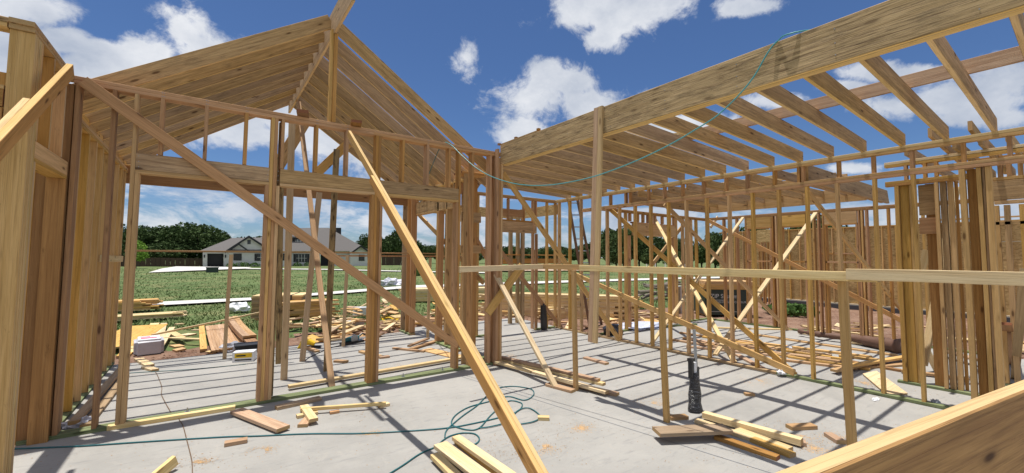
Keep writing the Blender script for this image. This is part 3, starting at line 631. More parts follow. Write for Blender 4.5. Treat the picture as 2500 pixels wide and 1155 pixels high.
# ---- porch left wall
pl = thing('stud_wall', (LX, 8.0, 0), 'row of closely seen golden tan studs of the left wall under the gable rafters', 'wall frame')
alongy('sole_plate', 6.28, 9.75, LX-.14, 0, .14, .038, W_GREEN, pl)
alongy('top_plate', 6.28, 9.9, LX-.14, 3.262, .14, .038, W_PINE, pl); alongy('top_plate', 6.28, 9.9, LX-.138, 3.302, .14, .038, W_PINE, pl)
for k in range(8): upright('stud', LX-.14, 6.56+.41*k, .04, 3.26, .14, .038, W_PINE, pl, edge=W_EDGE)
for y in (9.68, 9.72): upright('stud', LX-.14, y, .04, 3.26, .14, .038, W_PINE, pl, edge=W_EDGE)
upright('stud', LX-.14, 6.30, .04, 3.26, .14, .038, W_PINE, pl)
bd('cross_block', (LX+.005, 7.9, 1.78), (LX+.005, 9.85, 1.76), .10, .02, Z_, W_FRESH, pl)
bd('loose_board', (-1.08, 6.4, .06), (-1.02, 9.3, .05), .09, .038, X_, W_GREY, label='grey dusty board lying along the left sole plate in shade', cat='board')
bd('loose_board', (-.98, 6.35, .02), (-.93, 8.6, .02), .09, .038, X_, W_GREY, label='second grey board on the slab beside the left wall, partly sunlit', cat='board')

# ---- gable roof frame
RX = 1.31; RTZ = 5.34; SL = .657
gr = thing('roof_structure', (1.33, 8.0, 3.4), 'gabled roof frame of weathered rafters meeting at a long ridge board', 'roof frame')
bd('ridge_board', (RX+.019, 5.22, 5.155), (RX+.019, 10.3, 5.155), .38, .038, Z_, W_BEAM, gr, edge=W_EDGE)
upright('ridge_post', RX-.03, A+.03, 3.69, 5.02, .04, .09, W_PINE, gr); upright('ridge_post', RX+.012, A+.0, 3.69, 4.955, .045, .12, W_FIR, gr)
NR = 10
for k in range(NR):
    y = 6.36+.425*k; m_ = W_BEAM if k else W_BEAM; dz = random.uniform(-.015, .015)
    x1 = -1.62; c0 = V((RX, y, RTZ-.11+dz)); c1 = V((x1, y, RTZ-.11-SL*(RX-x1)))
    bd('rafter', c0, c1, .19, .038, Z_, m_, gr, edge=W_EDGE)
    x1 = 4.35; y2 = y+.02; c0 = V((RX+.038, y2, RTZ-.11+dz)); c1 = V((x1, y2, RTZ-.11-.667*(x1-RX-.038)))
    bd('rafter', c0, c1, .19, .038, Z_, m_, gr, edge=W_EDGE)
for k in range(NR-1):
    y = 6.40+.425*k; zb = RTZ-SL*(RX+1.2)-.35
    bd('blocking', (LX-.07, y, 3.42), (LX-.07, y+.385, 3.42), .13, .038, Z_, W_PINE, gr)
# far porch beam
fb = thing('porch_beam', (1.4, 9.97, 3.1), 'dark brown doubled beam over the far porch opening, in shade', 'beam')
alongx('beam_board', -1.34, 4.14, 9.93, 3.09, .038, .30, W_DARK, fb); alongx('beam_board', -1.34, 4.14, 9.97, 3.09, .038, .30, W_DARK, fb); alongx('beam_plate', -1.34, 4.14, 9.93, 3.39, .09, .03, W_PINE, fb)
# golden wall-end braces at the far gable
bd('gable_brace', pt('y', 9.8, 742, 300), pt('y', 9.8, 660, 436), .235, .038, Z_, W_PINE, label='wide mottled golden board rising steeply to the far end of the ridge', cat='brace')
bd('gable_brace', pt('y', 9.8, 868, 333), pt('y', 9.8, 772, 425), .19, .038, Z_, W_PINE, label='golden sloping board right of the thin red prop under the far rafters', cat='brace')
# props under the ridge
def prop(a, b, wd, t, mat, label, up=X_, name='prop'): return bd(name, a, b, wd, t, up, mat, label=label, cat='prop')
prop(fl(693, 927), pt('y', 7.14, 713, 300), .09, .038, W_PALE, 'pale upright prop just right of the thick four ply post')
prop(fl(680, 888), pt('y', 8.5, 687, 395), .09, .038, W_OLD, 'stained upright prop half hidden behind the thick four ply post')
prop(fl(738, 882), pt('y', 8.1, 780, 470), .09, .038, W_PALE, 'pale prop leaning to the right behind the thin red prop')
prop(fl(811, 948)+V((0, 0, .0)), V((1.36, 9.35, 4.98)), .08, .038, W_RED, 'thin pinkish long prop running up from the sole plate to the ridge', X_)
prop(fl(797, 906), pt('y', 7.25, 822, 365), .09, .038, W_OLD, 'black stained weathered prop in the middle of the wide opening')

# ---- guard rails on the porch edge
pr_ = thing('guard_rail', (.33, 9.27, 0), 'low temporary guard rail of thin boards along the far slab edge', 'railing')
zr = pt('y', 9.27, 300, 612).z
bd('rail', (-1.1, 9.27, zr), (4.4, 9.27, zr+.01), .09, .03, Y_, W_RED, pr_)
bd('rail', (2.2, 9.33, zr-.06), (5.6, 9.33, zr-.05), .09, .03, Y_, W_FIR, pr_)
for px, py in ((548, 876), (838, 846), (1044, 823)):
    q = fl(px, py); bd('post', (q.x, q.y, 0), (q.x+.03, q.y, zr-.05 if px < 1000 else zr-.09), .06, .038, X_, W_PALE, pr_)

# ---- porch right wall (X about 4)
pw = thing('stud_wall', (4.07, 8.3, 0), 'stud wall frame right of the gable room with an opening and header, seen edge on', 'wall frame')
PX = 4.0
alongy('top_plate', 6.3, 10.2, PX, 3.33, .14, .038, W_PINE, pw); alongy('top_plate', 6.3, 10.2, PX, 3.37, .14, .038, W_PINE, pw)
alongy('sole_plate', 9.45, 10.15, PX-.12, 0, .14, .038, W_GREEN, pw); alongy('sole_plate', 7.35, 8.45, PX-.02, 0, .14, .038, W_GREEN, pw)
alongy('sole_plate', 6.28, 7.0, PX, 0, .14, .038, W_GREEN, pw)
for y, z, m_ in ((10.05, 3.32, W_GREY), (9.75, 3.32, W_FIR), (9.52, 3.32, W_FIR), (8.33, 3.32, W_PINE), (8.28, 3.0, W_FIR), (7.88, 3.32, W_PINE), (7.6, 3.32, W_PINE), (7.1, 3.32, W_PINE), (6.9, 3.32, W_FIR)):
    upright('stud', PX+(-.1 if y > 9 else 0), y, .04, z, .14, .045, m_, pw)
q = pt('x', PX, 1003, 466)
alongy('header', 7.42, 9.55, PX, 2.86, .038, .235, W_BEAM, pw); alongy('header_plate', 7.42, 9.55, PX, 2.82, .14, .036, W_PINE, pw)
for y in (7.45, 7.95, 8.3, 8.7, 9.1): upright('cripple', PX, y, 3.1, 3.325, .14, .038, W_FIR, pw)
bd('wall_brace', pt('x', 4.2, 1007, 508), pt('x', 4.2, 1180, 690), .09, .038, Z_, W_PINE, label='pale diagonal brace falling to the right behind the opening right of the long leaning brace', cat='brace')

# ---- corner post where wall A meets the big beam
cp = thing('corner_post', (4.09, 6.05, 0), 'tall corner post of several studs carrying the near end of the big beam', 'corner post')
for x, y, m_, z in ((4.02, 6.04, W_FIR, 3.72), (4.062, 6.04, W_FIR, 3.45), (4.103, 6.04, W_PINE, 3.45)): upright('stud', x, y, 0, z, .039, .088, m_, cp)
# stud pair just left
cp2 = thing('stud_wall', (3.75, 6.5, 0), 'narrow stud group between the opening wall and the tall corner post', 'wall frame')
for x, y, z, m_ in ((3.60, 6.45, 3.3, W_PINE), (3.70, 6.62, 3.3, W_FIR), (3.9, 6.9, 3.3, W_PINE)): upright('stud', x, y, 0, z, .09, .038, m_, cp2)
alongx('block', 3.58, 3.98, 6.5, 2.45, .038, .18, W_BEAM, cp2); alongx('block', 3.58, 3.98, 6.5, 1.9, .038, .14, W_PINE, cp2)
alongx('plate', 3.55, 4.0, 6.45, 3.3, .3, .038, W_FIR, cp2)

# ---- the big beam
BX = 4.13; BB, BT = 3.455, 3.815
bg_ = thing('ridge_beam', (BX+.05, 3.0, 3.46), 'huge rough sawn weathered beam crossing the upper right of the picture', 'beam')
alongy('beam_board', -1.5, 6.12, BX, BB, .045, BT-BB, W_ROUGH, bg_, ch=.006, edge=W_EDGE); alongy('beam_board', -1.5, 6.12, BX+.047, BB+.002, .095, BT-BB-.01, W_ROUGH, bg_, ch=.006, edge=W_EDGE)
q = pt('x', BX, 1310, 320); alongy('beam_cap', q.y, 6.1, BX+.003, BT+.001, .09, .022, W_BEAM, bg_)
for px, py in ((1258, 335), (1217, 350), (1313, 318)):
    q = pt('x', BX, px, py); upright('cap_block', BX+.01, q.y, BT+.024, BT+.055, .05, .05, W_DARK, bg_)
# post hanging on the beam
hp = thing('beam_post', (BX-.03, 3.88, .72), 'tall post nailed to the big beam side, its foot ending above the slab', 'post')
q0, q1 = pt('x', BX-.03, 1447, 836), pt('x', BX-.03, 1462, 262)
bd('post_board', q0+V((0, .035, 0)), q1+V((0, .035, 0)), .075, .038, Y_, W_RED, hp); bd('post_board', q0+V((0, -.04, .0)), q1+V((0, -.04, -.0)), .07, .038, Y_, W_PALE, hp)

# ---- ceiling joists between the big beam and wall C
cj = thing('joisted_ceiling', (5.8, 3.0, 3.4), 'row of long weathered ceiling joists between the big beam and the far stud wall', 'ceiling frame')
JY = [.675+.4035*k for k in range(14)]; JY += [.27, 6.33, 6.73, 7.13, 7.53, 7.93]
for y in JY:
    xe = 7.47+.09; z0 = 3.47 if y < 6.2 else 3.46
    x0 = BX+.144 if y < 6.1 else 4.15
    bd('joist', (x0, y, z0+.095-.0), (xe, y+random.uniform(-.012, .012), 3.352+.085), .185, .038, Z_, W_BEAM, cj, edge=W_EDGE)
for y in JY[:14]: bd('joist_tail', (7.575-.015, y-.039, 3.35+.07), (7.575-.45, y-.039, 3.35+.085), .12, .037, Z_, W_BEAM, cj) if 0 else None
# strongback across the joists
sb = thing('strongback', (5.81, 3.0, 3.62), 'two board strongback laid across the top of the ceiling joists', 'strongback')
alongy('strongback_board', -1.0, 4.0, 5.80, 3.66, .14, .038, W_FRESH, sb); alongy('strongback_board', -1.0, 3.6, 5.76, 3.60, .038, .14, W_RED, sb); alongy('strongback_board', 3.95, 5.95, 5.74, 3.62, .14, .038, W_BEAM, sb)
bd('loose_board', (5.6, 4.0, 3.70), (5.8, 3.3, 3.70), .14, .038, X_, W_FRESH, label='short pale board end lying on top of the ceiling joists', cat='board')

# ---- wall C
wc = thing('stud_wall', (XC, 4.0, 0), 'long bare stud wall with two levels of plates and short cripples, right of the centre', 'wall frame')
alongy('sole_plate', .3, 3.1, XC-.005, 0, .092, .038, W_GREEN, wc); alongy('sole_plate', 3.1, 8.5, XC-.005, 0, .092, .038, W_GREY, wc)
alongy('plate', -.6, 7.4, XC, 2.955, .089, .038, W_FIR, wc); alongy('plate', -.6, 7.4, XC, 2.995, .089, .038, W_PINE, wc)
alongy('top_plate', -.6, 8.46, XC, 3.275, .089, .038, W_PINE, wc); alongy('top_plate', -.6, 8.46, XC, 3.315, .089, .038, W_FRESH, wc)
for px, py in ((1481, 824), (1512, 832), (1551, 839.5), (1590, 847), (1634, 857), (1679, 867), (1730, 877), (1787, 887), (1846, 902), (1912, 915), (1984, 929), (2060, 945), (2156, 965), (2255, 986)):
    y = Y_at(px, py, XC); upright('stud', XC, y-.019, .04, 2.953, .089, .038, W_PINE, wc)
for y in (7.05, 7.45, 7.85, 8.25): upright('stud', XC, y, .04, 3.27, .089, .038, W_PINE, wc)
for k, (px, py) in enumerate(((1487, 490), (1525, 480), (1535, 478), (1581, 475), (1620, 468), (1664, 462), (1714, 452), (1770, 448), (1822, 441), (1888, 430), (1948, 420), (1958, 420), (2045, 410), (2130, 397), (2225, 380), (2350, 355), (2463, 345))):
    y = Y_at(px, py, XC); upright('cripple', XC+random.uniform(-.004, .02), y-.019, 3.035, 3.273, .089, .038, W_FIR, wc)
# braces on and behind wall C
def brace(a, b, wd, t, up, mat, label): return bd('wall_brace', a, b, wd, t, up, mat, label=label, cat='brace')
PB = {}
brace((4.17, 6.10, 3.32), (7.36, 6.2, .05), .10, .038, Z_, W_PINE, 'long pale brace falling from the tall corner post behind the foot of the beam post')
brace(pt('x', 7.38, 1400, 668), pt('x', 7.38, 1940, 912)+V((0, 0, .01)), .10, .038, Z_, W_PINE, 'lowest long brace nailed across the front of the bare stud wall, falling to the right')
brace(pt('x', 7.56, 1486, 508), pt('x', 7.56, 1942, 916), .09, .038, Z_, W_PINE, 'long brace behind the bare stud wall starting under its lower plate at the left')
brace((7.72, 5.28, 2.97), (12.2, 4.78, .03), .09, .038, Z_, W_PINE, 'long brace crossing the far room from the ceiling box down to the outer wall')
brace((9.95, 7.12, 2.92), (7.52, 3.80, .03), .038, .085, Z_, W_FRESH, 'bright sunlit board slanting down to the right behind the bare stud wall')
brace((11.85, 5.66, 2.96), (7.72, 5.64, .03), .038, .075, Z_, W_FRESH, 'bright sunlit board slanting down to the left behind the middle of the bare stud wall')
brace((11.85, 3.96, 2.95), pt('y', 3.97, 1745, 866), .038, .085, Z_, W_FRESH, 'sunlit board slanting down to the left that meets the crossing braces near the slab')
brace(pt('x', 12.18, 1730, 539), pt('x', 12.18, 2215, 790), .10, .03, Z_, W_FIR, 'long reddish brace running down to the right across the far outer wall')
brace((8.0, 2.76, 2.93), pt('y', 2.76, 2262, 835), .09, .038, Z_, W_PINE, 'brace behind the right half of the bare stud wall ending by the thick stud cluster')
brace(pt('x', 8.7, 2254, 892), pt('z', 2.97, 2334, 458), .038, .10, Z_, W_FRESH, 'steep bright sunlit brace between the two stud clusters at the right')
brace(pt('x', 9.9, 2263, 610), pt('x', 9.9, 2247, 672), .038, .10, (1, 0, .6), W_FRESH, 'short pointed sunlit board end seen between studs above the right rail')
brace(fl(2290, 907), pt('x', 9.6, 2258, 848), .038, .09, (1, 0, .8), W_FRESH, 'short bright board leaning by the foot of the steep sunlit brace')
brace(V((4.06, 6.12, 1.53)), V((4.05, 4.56, .02)), .038, .085, (0, -1, 1), W_FRESH, 'kicker brace with a bright top edge from the tall corner post to the slab boards')
brace(pt('y', 5.95, 1275, 648), pt('y', 5.98, 1190, 765), .14, .038, Z_, W_PINE, 'short wide board rising from the tall corner post to the middle rail')
brace(pt('y', 8.33, 1208, 596), pt('y', 8.33, 1370, 800), .10, .038, Z_, W_FIR, 'reddish brace across the back wall ending at its right foot')
brace(pt('y', 7.2, 1156, 572), pt('y', 7.2, 1205, 660), .09, .038, Z_, W_FIR, 'short dark brace piece seen left of the tall corner post')
brace(pt('y', 7.12, 1672, 545), pt('y', 7.12, 1585, 655), .10, .038, Z_, W_PINE, 'brace rising to the right beside the boarded header of the room divider')
brace(pt('y', 7.3, 1752, 530), pt('y', 7.3, 1735, 555), .09, .038, Z_, W_FRESH, 'short bright brace tip under the corner of the far plates')
brace(pt('x', 12.0, 1900, 700), pt('x', 12.0, 1850, 640)+V((0, 0, 0)), .09, .038, Z_, W_PINE, 'short grey brace by the outer wall under the rail') if 0 else None

# ---- temporary rail in front of wall C line
tr = thing('guard_rail', (4.28, 2.94, 0), 'temporary pale guard rail on three posts running level across the right half', 'railing')
TX = 4.28
y0, y1 = Y_at(1442, 652, TX), Y_at(2145, 672, TX)
bd('rail', (TX-.165, y0+.02, 1.697), (TX-.165, y1-.04, 1.706), .075, .075, Z_, W_FRESH, tr)
bd('rail', (TX-.215, Y_at(2068, 662, TX-.215), 1.724), (TX-.215, -1.5, 1.703), .085, .06, Z_, W_FRESH, tr, bow=.012)
for px, py in ((1406, 953), (1628, 1030), (2085, 1089)):
    q = fl(px, py) if px < 2000 else pt('x', TX, 2076, 900); bd('post', (q.x, q.y, 0), (TX-.10, q.y+.0, 1.72 if px > 1500 else 1.66), .06, .05, Y_, W_PINE, tr)
bd('rail', pt('y', 4.9, 1120, 658), (4.24, 4.9, 1.70), .075, .038, Z_, W_FRESH, tr); bd('rail', (4.1, 4.93, 1.70), (TX, 4.0, 1.70), .075, .038, Z_, W_PINE, tr)

# ---- back wall of the joisted room
bw = thing('stud_wall', (5.8, 8.4, 0), 'back stud wall of the joisted room with a weathered header over its opening', 'wall frame')
BY = 8.38
alongx('sole_plate', 6.78, 7.5, BY, 0, .089, .038, W_GREEN, bw); alongx('sole_plate', 4.15, 5.45, BY, 0, .089, .038, W_GREEN, bw)
alongx('top_plate', 4.1, 7.52, BY, 3.275, .089, .038, W_FIR, bw); alongx('top_plate', 4.1, 7.52, BY, 3.315, .089, .038, W_PINE, bw)
alongx('header', 5.45, 6.80, BY+.002, 2.44, .038, .27, W_BEAM, bw); alongx('header', 5.45, 6.80, BY+.05, 2.44, .038, .27, W_BEAM, bw); alongx('header_plate', 5.45, 6.80, BY, 2.715, .089, .036, W_FIR, bw)
alongx('header_board', 5.45, 6.42, BY+.02, 2.83, .038, .185, W_FIR, bw)
for px, py, z0, z1, m_ in ((1302, 808, .04, 3.27, W_FIR), (1311, 808, .04, 2.43, W_FIR), (1337, 805, .04, 3.27, W_PINE), (1358, 802, .04, 3.27, W_PINE), (1368, 801, .04, 3.27, W_DARK)):
    x = X_at(px, py, BY); upright('stud', x-.019, BY, z0, z1, .038, .089, m_, bw)
for x in (4.25, 4.65, 5.05, 5.41): upright('stud', x, BY, .04, 3.27, .038, .089, W_PINE, bw)
for px in (1243, 1281, 1310): x = X_at(px, 505, BY); upright('cripple', x-.019, BY, 2.755, 3.27, .038, .089, W_FIR, bw)
# ---- far porch (beyond the back wall): OSB faced beam on posts
op = thing('porch', (7.5, 10.4, 0), 'far corner porch frame of posts under a pale strand board faced beam', 'porch frame')
alongx('beam', 4.3, 7.7, 10.36, 3.0, .10, .27, OSB, op); alongy('beam', 8.5, 10.36, 7.6, 3.0, .10, .27, OSB, op)
for px, py in ((1245, 790), (1263, 788), (1275, 788)):
    q = fl(px, py); bd('post', (q.x, q.y, 0), (q.x, q.y, 2.99), .09, .09, Y_, W_GREY, op)
bd('rail', (6.4, 9.6, 1.9), (8.9, 9.6, 1.9), .09, .03, Y_, W_FIR, op); bd('rail', (6.6, 9.62, 1.72), (8.9, 9.62, 1.72), .14, .03, Z_, W_FIR, op)

# ---- step ladder
ld = thing('ladder', (8.8, 8.9, 0), 'worn orange brown extension ladder standing between the studs behind the back wall', 'ladder')
def lp(px, py): return pt('y', 8.75, px, py)
lm = plain('ladder_rail', (.20, .12, .08), .5, .3, 12)
for (a, b) in (((1386, 478), (1440, 800)), ((1408, 478), (1470, 800))): bd('rail', lp(*a), lp(*b), .085, .03, Y_, lm, ld)
for k in range(11):
    q = (k+.6)/11; a = lp(1386+54*q, 478+322*q); b = lp(1408+62*q, 478+322*q); o = MB().tube([a, b], .018, 8).build('rung', STEEL, ld, ld.location)

# ---- divider wall at Y 7.0 beyond wall C
MY = 7.0
mw = thing('stud_wall', (9.9, MY, 0), 'room divider frame with small square gaps above its boarded header', 'wall frame')
alongx('sole_plate', 7.6, 8.95, MY, 0, .089, .038, W_GREEN, mw); alongx('sole_plate', 10.75, 12.3, MY, 0, .089, .038, W_GREEN, mw)
alongx('top_plate', 7.55, 12.3, MY, 2.985, .089, .038, W_DARK, mw); alongx('top_plate', 7.55, 12.3, MY, 3.025, .089, .038, W_FIR, mw)
a, b = X_at(1545, 560, MY), X_at(1650, 560, MY)
alongx('header', a, b, MY, 2.42, .038, .31, W_PINE, mw); alongx('header_plate', a, b, MY, 2.735, .089, .036, W_FIR, mw)
for px in (1541, 1560, 1573, 1585, 1602, 1620, 1638, 1648): x = X_at(px, 535, MY); upright('cripple', x-.019, MY, 2.775, 2.98, .038, .089, W_FIR, mw)
for px, z in ((1532, 2.98), (1540, 2.41), (1655, 2.98), (1646, 2.41), (1672, 2.98), (1683, 2.98), (1692, 2.98), (1705, 2.98)):
    x = X_at(px, 700, MY); upright('stud', x-.019, MY, .04, z, .045, .089, W_FIR if z < 2.9 else W_PINE, mw)
# ---- outer wall E at X 12.3
EX = 12.3
we = thing('stud_wall', (EX, 4.5, 0), 'far outer stud wall with three solid window headers near the right', 'wall frame')
alongy('sole_plate', 1.2, 7.1, EX, 0, .14, .038, W_GREEN, we); alongy('top_plate', 1.0, 7.1, EX, 2.985, .14, .038, W_DARK, we); alongy('top_plate', 1.0, 7.1, EX, 3.025, .14, .038, W_FIR, we)
for (p0, p1) in ((1822, 1882), (1906, 1966), (2012, 2092)):
    a, b = Y_at(p0, 545, EX), Y_at(p1, 545, EX); alongy('header', b, a, EX, 2.70, .038, .28, W_PINE, we)
    alongy('header_plate', b, a, EX, 2.665, .14, .036, W_FIR, we); alongy('sill', b, a, EX, 1.75, .14, .036, W_FIR, we)
    for y in (a+.03, b-.03, a-.012, b+.012): upright('stud', EX, y-.019, .04, 2.98 if y in (a+.03, b-.03) else 2.66, .14, .038, W_FIR, we)
for px in (1768, 1782, 1800, 1898, 1990, 2002, 2110, 2121, 2145, 2175, 2210, 2260): y = Y_at(px, 700, EX); upright('stud', EX, y-.019, .04, 2.98, .14, .038, random.choice([W_PINE, W_FIR]), we)
# ---- raised ceiling box over the far room
cb = thing('ceiling_box', (9.5, 4.3, 3.04), 'tan boxed ceiling beams hanging over the far room beyond the bare stud wall', 'ceiling box')
bd('beam_board', (7.53, 2.62, 3.18), (11.85, 2.62, 3.18), .27, .05, Z_, W_BEAM, cb, clip=.12); bd('beam_board', (7.53, 2.69, 3.18), (11.7, 2.69, 3.18), .26, .04, Z_, W_BEAM, cb, clip=.1)
bd('beam_board', (10.8, 2.72, 3.18), (10.8, 6.0, 3.18), .28, .05, Z_, W_PINE, cb); bd('beam_board', (7.53, 6.03, 3.18), (10.83, 6.03, 3.18), .28, .05, Z_, W_BEAM, cb)
for k, y in enumerate((3.05, 3.45, 3.85, 4.25, 4.65, 5.05, 5.45, 5.8)): bd('joist', (7.54, y, 3.24), (10.77, y, 3.24), .14, .038, Z_, W_BEAM, cb)
bd('joist', (11.9, -.5, 3.36), (7.6, 1.0, 3.36), .14, .038, Z_, W_BEAM, cb) if 0 else None
bd('beam_board', (9.4, 3.0, 3.36), (9.4, 5.9, 3.36), .10, .038, Z_, W_PINE, cb); bd('beam_board', (8.7, 2.9, 3.37), (8.7, 5.9, 3.37), .12, .038, Z_, W_FRESH, cb)
# boards stacked end up above box
for px, py0, py1, x, lb in ((2040, 405, 430, 9.6, 'small upright board end on the ceiling box left of the pair'), (2068, 418, 424, 9.9, 'small pale board end on the ceiling box right of the pair')):
    q0 = pt('x', x, px-25, py0+4); q1 = pt('x', x, px, py0); bd('loose_board', (x, q0.y, 3.42), (x, q1.y, 3.42), .12, .038, Z_, W_PINE, label=lb, cat='board')

# ---- OSB sheathed wing in the distance (X 21)
OX = 21.3
ow = thing('sheathed_wall', (OX, 4.5, 0), 'long strand board sheathed wall standing on its own dark edged slab at the right', 'sheathed wall')
def osb_panel(y0, y1, z0, z1): return MB().box((OX+.09, y0, z0), (OX+.102, y1, z1)).build('sheathing', OSB, ow, ow.location)
ZS = pt('x', OX, 2050, 556).z
for k in range(12):
    y0 = -3.2+1.222*k; osb_panel(y0, y0+1.218, .05, 2.46); osb_panel(y0-.6, y0+.618, 2.465, ZS)
for k in range(36): upright('stud', OX, -3.2+.406*k, .04, ZS-.02, .089, .038, W_PINE, ow)
alongy('sole_plate', -3.2, 11.4, OX, 0, .089, .038, W_FRESH, ow); alongy('top_plate', -3.2, 11.4, OX, ZS-.02, .089, .038, W_PINE, ow)
alongy('top_plate', -3.2, 4.4, OX, ZS+.10, .089, .05, W_PINE, ow)
for (p0, p1, z0) in ((1868, 1898, 1.9), (1975, 2035, 2.05), (2040, 2100, 2.05)): a, b = Y_at(p0, 600, OX), Y_at(p1, 600, OX); alongy('blocking', b, a, OX-.04, z0, .038, .05, W_FIR, ow)
MBx = MB().box((OX-.25, -3.4, -.35), (OX+9, 11.6, -.001)).build('wing_slab', plain('dark_slab_edge', (.075, .075, .08), .85, .2, 5)); tag(MBx, kind='structure')
# garage door opening studs
gd = thing('stud_wall', (18.5, 10.5, 0), 'small reddish framed opening at the left end of the sheathed wing', 'wall frame')
for px in (1854, 1862, 1866, 1874, 1880, 1887, 1893): q = pt('x', 19.6, px, 640); upright('stud', 19.6, q.y-.02, -.1, 2.15, .09, .04, W_FIR, gd)
a, b = pt('x', 19.6, 1850, 600), pt('x', 19.6, 1900, 600); bd('header', (19.6, a.y, 2.2), (19.6, b.y, 2.2), .09, .09, Z_, W_FIR, gd)
for px in (1858, 1866, 1874, 1882, 1890): q = pt('x', 19.6, px, 595); upright('cripple', 19.6, q.y-.02, 2.25, 2.55, .09, .04, W_FIR, gd)
alongy('sheathing', b.y, a.y, 19.56, 2.55, .04, .55, OSB, gd)

# ---- right hand stud clusters
rc = thing('stud_wall', (8.5, 1.5, 0), 'thick stud cluster and plates on a green sole plate right of the bare stud wall', 'wall frame')
CX = 8.48
alongy('sole_plate', 1.02, 1.86, CX, 0, .09, .036, W_GREEN, rc)
alongy('plate', 1.0, 1.9, CX, 3.0, .09, .038, W_PINE, rc); alongy('plate', 1.0, 1.9, CX, 2.962, .09, .038, W_FIR, rc)
alongy('top_plate', -1.6, 1.9, CX, 3.30, .09, .038, W_FRESH, rc); alongy('top_plate', -1.6, 1.9, CX, 3.262, .09, .038, W_PINE, rc)
def ys(px, z=1.9): return Y_at(px, pt('x', CX, px, 600).y and 620, CX)
for p0, p1, dx, m_, off in ((2190, 2201, .09, W_PINE, 0), (2202, 2224, .038, W_PINE, .05), (2225, 2240, .09, W_BEAM, .03), (2262, 2286, .038, W_DARK, .10), (2288, 2298, .09, W_PINE, 0), (2300, 2316, .09, W_BEAM, .04), (2318, 2332, .09, W_PINE, .06), (2334, 2343, .038, W_DARK, .12)):
    a, b = Y_at(p0, 620, CX), Y_at(p1, 620, CX); z0 = .04; o = upright('stud', CX+off, b, z0, 2.96, dx, a-b-.002, m_, rc)
a, b = Y_at(2243, 570, CX), Y_at(2286, 570, CX); alongy('header', b, a, CX+.06, 2.22, .038, .24, W_FIR, rc); alongy('header_board', b, a, CX+.09, 2.5, .03, .45, W_BEAM, rc)
for px in (2215, 2230, 2262, 2290): y = Y_at(px, 430, CX); upright('cripple', CX, y, 3.04, 3.26, .09, .038, W_FIR, rc)
for px, py, m_ in ((2215, 395, W_DARK), (2332, 370, W_DARK), (2395, 350, W_FIR), (2462, 352, W_FIR)):
    y = Y_at(px, py, CX-.3); bd('joist', (CX-.35, y, 3.42), (CX+3.4, y, 3.42), .15, .04, Z_, W_BEAM, rc)
for px in (2296, 2390): y = Y_at(px, 360, CX-.3); bd('joist', (CX-.9, y, 3.50), (CX+2.4, y, 3.35), .12, .04, Z_, W_BEAM, rc)
rs = thing('stud_cluster', (7.5, .8, 0), 'massive multi stud post at the right with a dark recessed board down its middle', 'stud cluster')
for p0, p1, off, dx, m_ in ((2350, 2366, 0, .089, W_PINE), (2367, 2391, .09, .038, W_DARK), (2392, 2405, .03, .089, W_PINE), (2406, 2414, .05, .089, W_BEAM), (2415, 2432, .02, .089, W_PINE)):
    a, b = Y_at(p0, 620, XC), Y_at(p1, 620, XC); upright('stud', XC+off, b, 0, 2.95, dx, a-b-.002, m_, rs)
bd('dark_edge_strip', (XC+.15, Y_at(2372, 900, XC+.15), 0), (XC+.15, Y_at(2372, 900, XC+.15), .75), .012, .03, Y_, W_OLD, rs)  # narrow dark strip up the foot of the post
# header and lookouts further right
rh = thing('stud_wall', (9.2, -.6, 0), 'layered header and plates with two square gaps at the right edge of the picture', 'wall frame')
HXr = 9.6
def yz(px, py): q = pt('x', HXr, px, py); return q.y, q.z
(ya, za), (yb, zb) = yz(2412, 436), yz(2500, 425)
alongy('plate', -2.5, ya, HXr, za-.04, .09, .045, W_PINE, rh); alongy('header', -2.5, ya, HXr, za-.34, .045, .29, W_BEAM, rh); alongy('header_plate', -2.5, ya-.05, HXr, za-.40, .09, .05, W_PINE, rh)
for px in (2428, 2455, 2492, 2520, 2550): y, z = yz(px, 540); upright('stud', HXr, y-.05, .04, za-.42, .09, .06, W_PINE, rh)
y, z = yz(2440, 533); alongy('sill', -2.5, ya-.05, HXr, z-.1, .09, .05, W_BEAM, rh)
alongy('plate', -2.5, ya+.2, HXr, za+.28, .09, .045, W_FIR, rh)
for px in (2405, 2440, 2462, 2490): y, z = yz(px, 415); upright('cripple', HXr, y-.03, za+.005, za+.28, .09, .05, W_FIR, rh)
alongy('sole_plate', -2.5, ya, HXr, 0, .09, .036, W_GREEN, rh)
bd('wall_brace', fl(2478, 925), pt('x', 8.0, 2500, 690), .09, .038, Y_, W_GREY, label='grey leaning stud at the far right edge above the foreground board', cat='brace')
bd('wall_brace', pt('x', 8.6, 2498, 655), pt('x', 8.6, 2494, 742), .06, .03, Y_, W_FRESH, label='small bright sunlit board end at the right edge under the rail', cat='brace')
bd('wall_brace', pt('x', 9.3, 2452, 790), fl(2477, 890), .14, .038, (0, 1, 0), W_DARK, label='dark board leaning at the foot of the massive post', cat='brace')

# ---- foreground board at the lower right and its stand
nbA, nbB = pt('z', 1.50, 1880, 1176), pt('z', 1.50, 2640, 882)
fg = bd('foreground_board', nbA+V((0, 0, -.145))-(nbB-nbA).normalized()*.25, nbB+V((0, 0, -.145)), .285, .040, Z_, W_PLANK, ch=.004, edge=W_EDGE, label='very wide brown plank close to the camera across the lower right corner', cat='board')
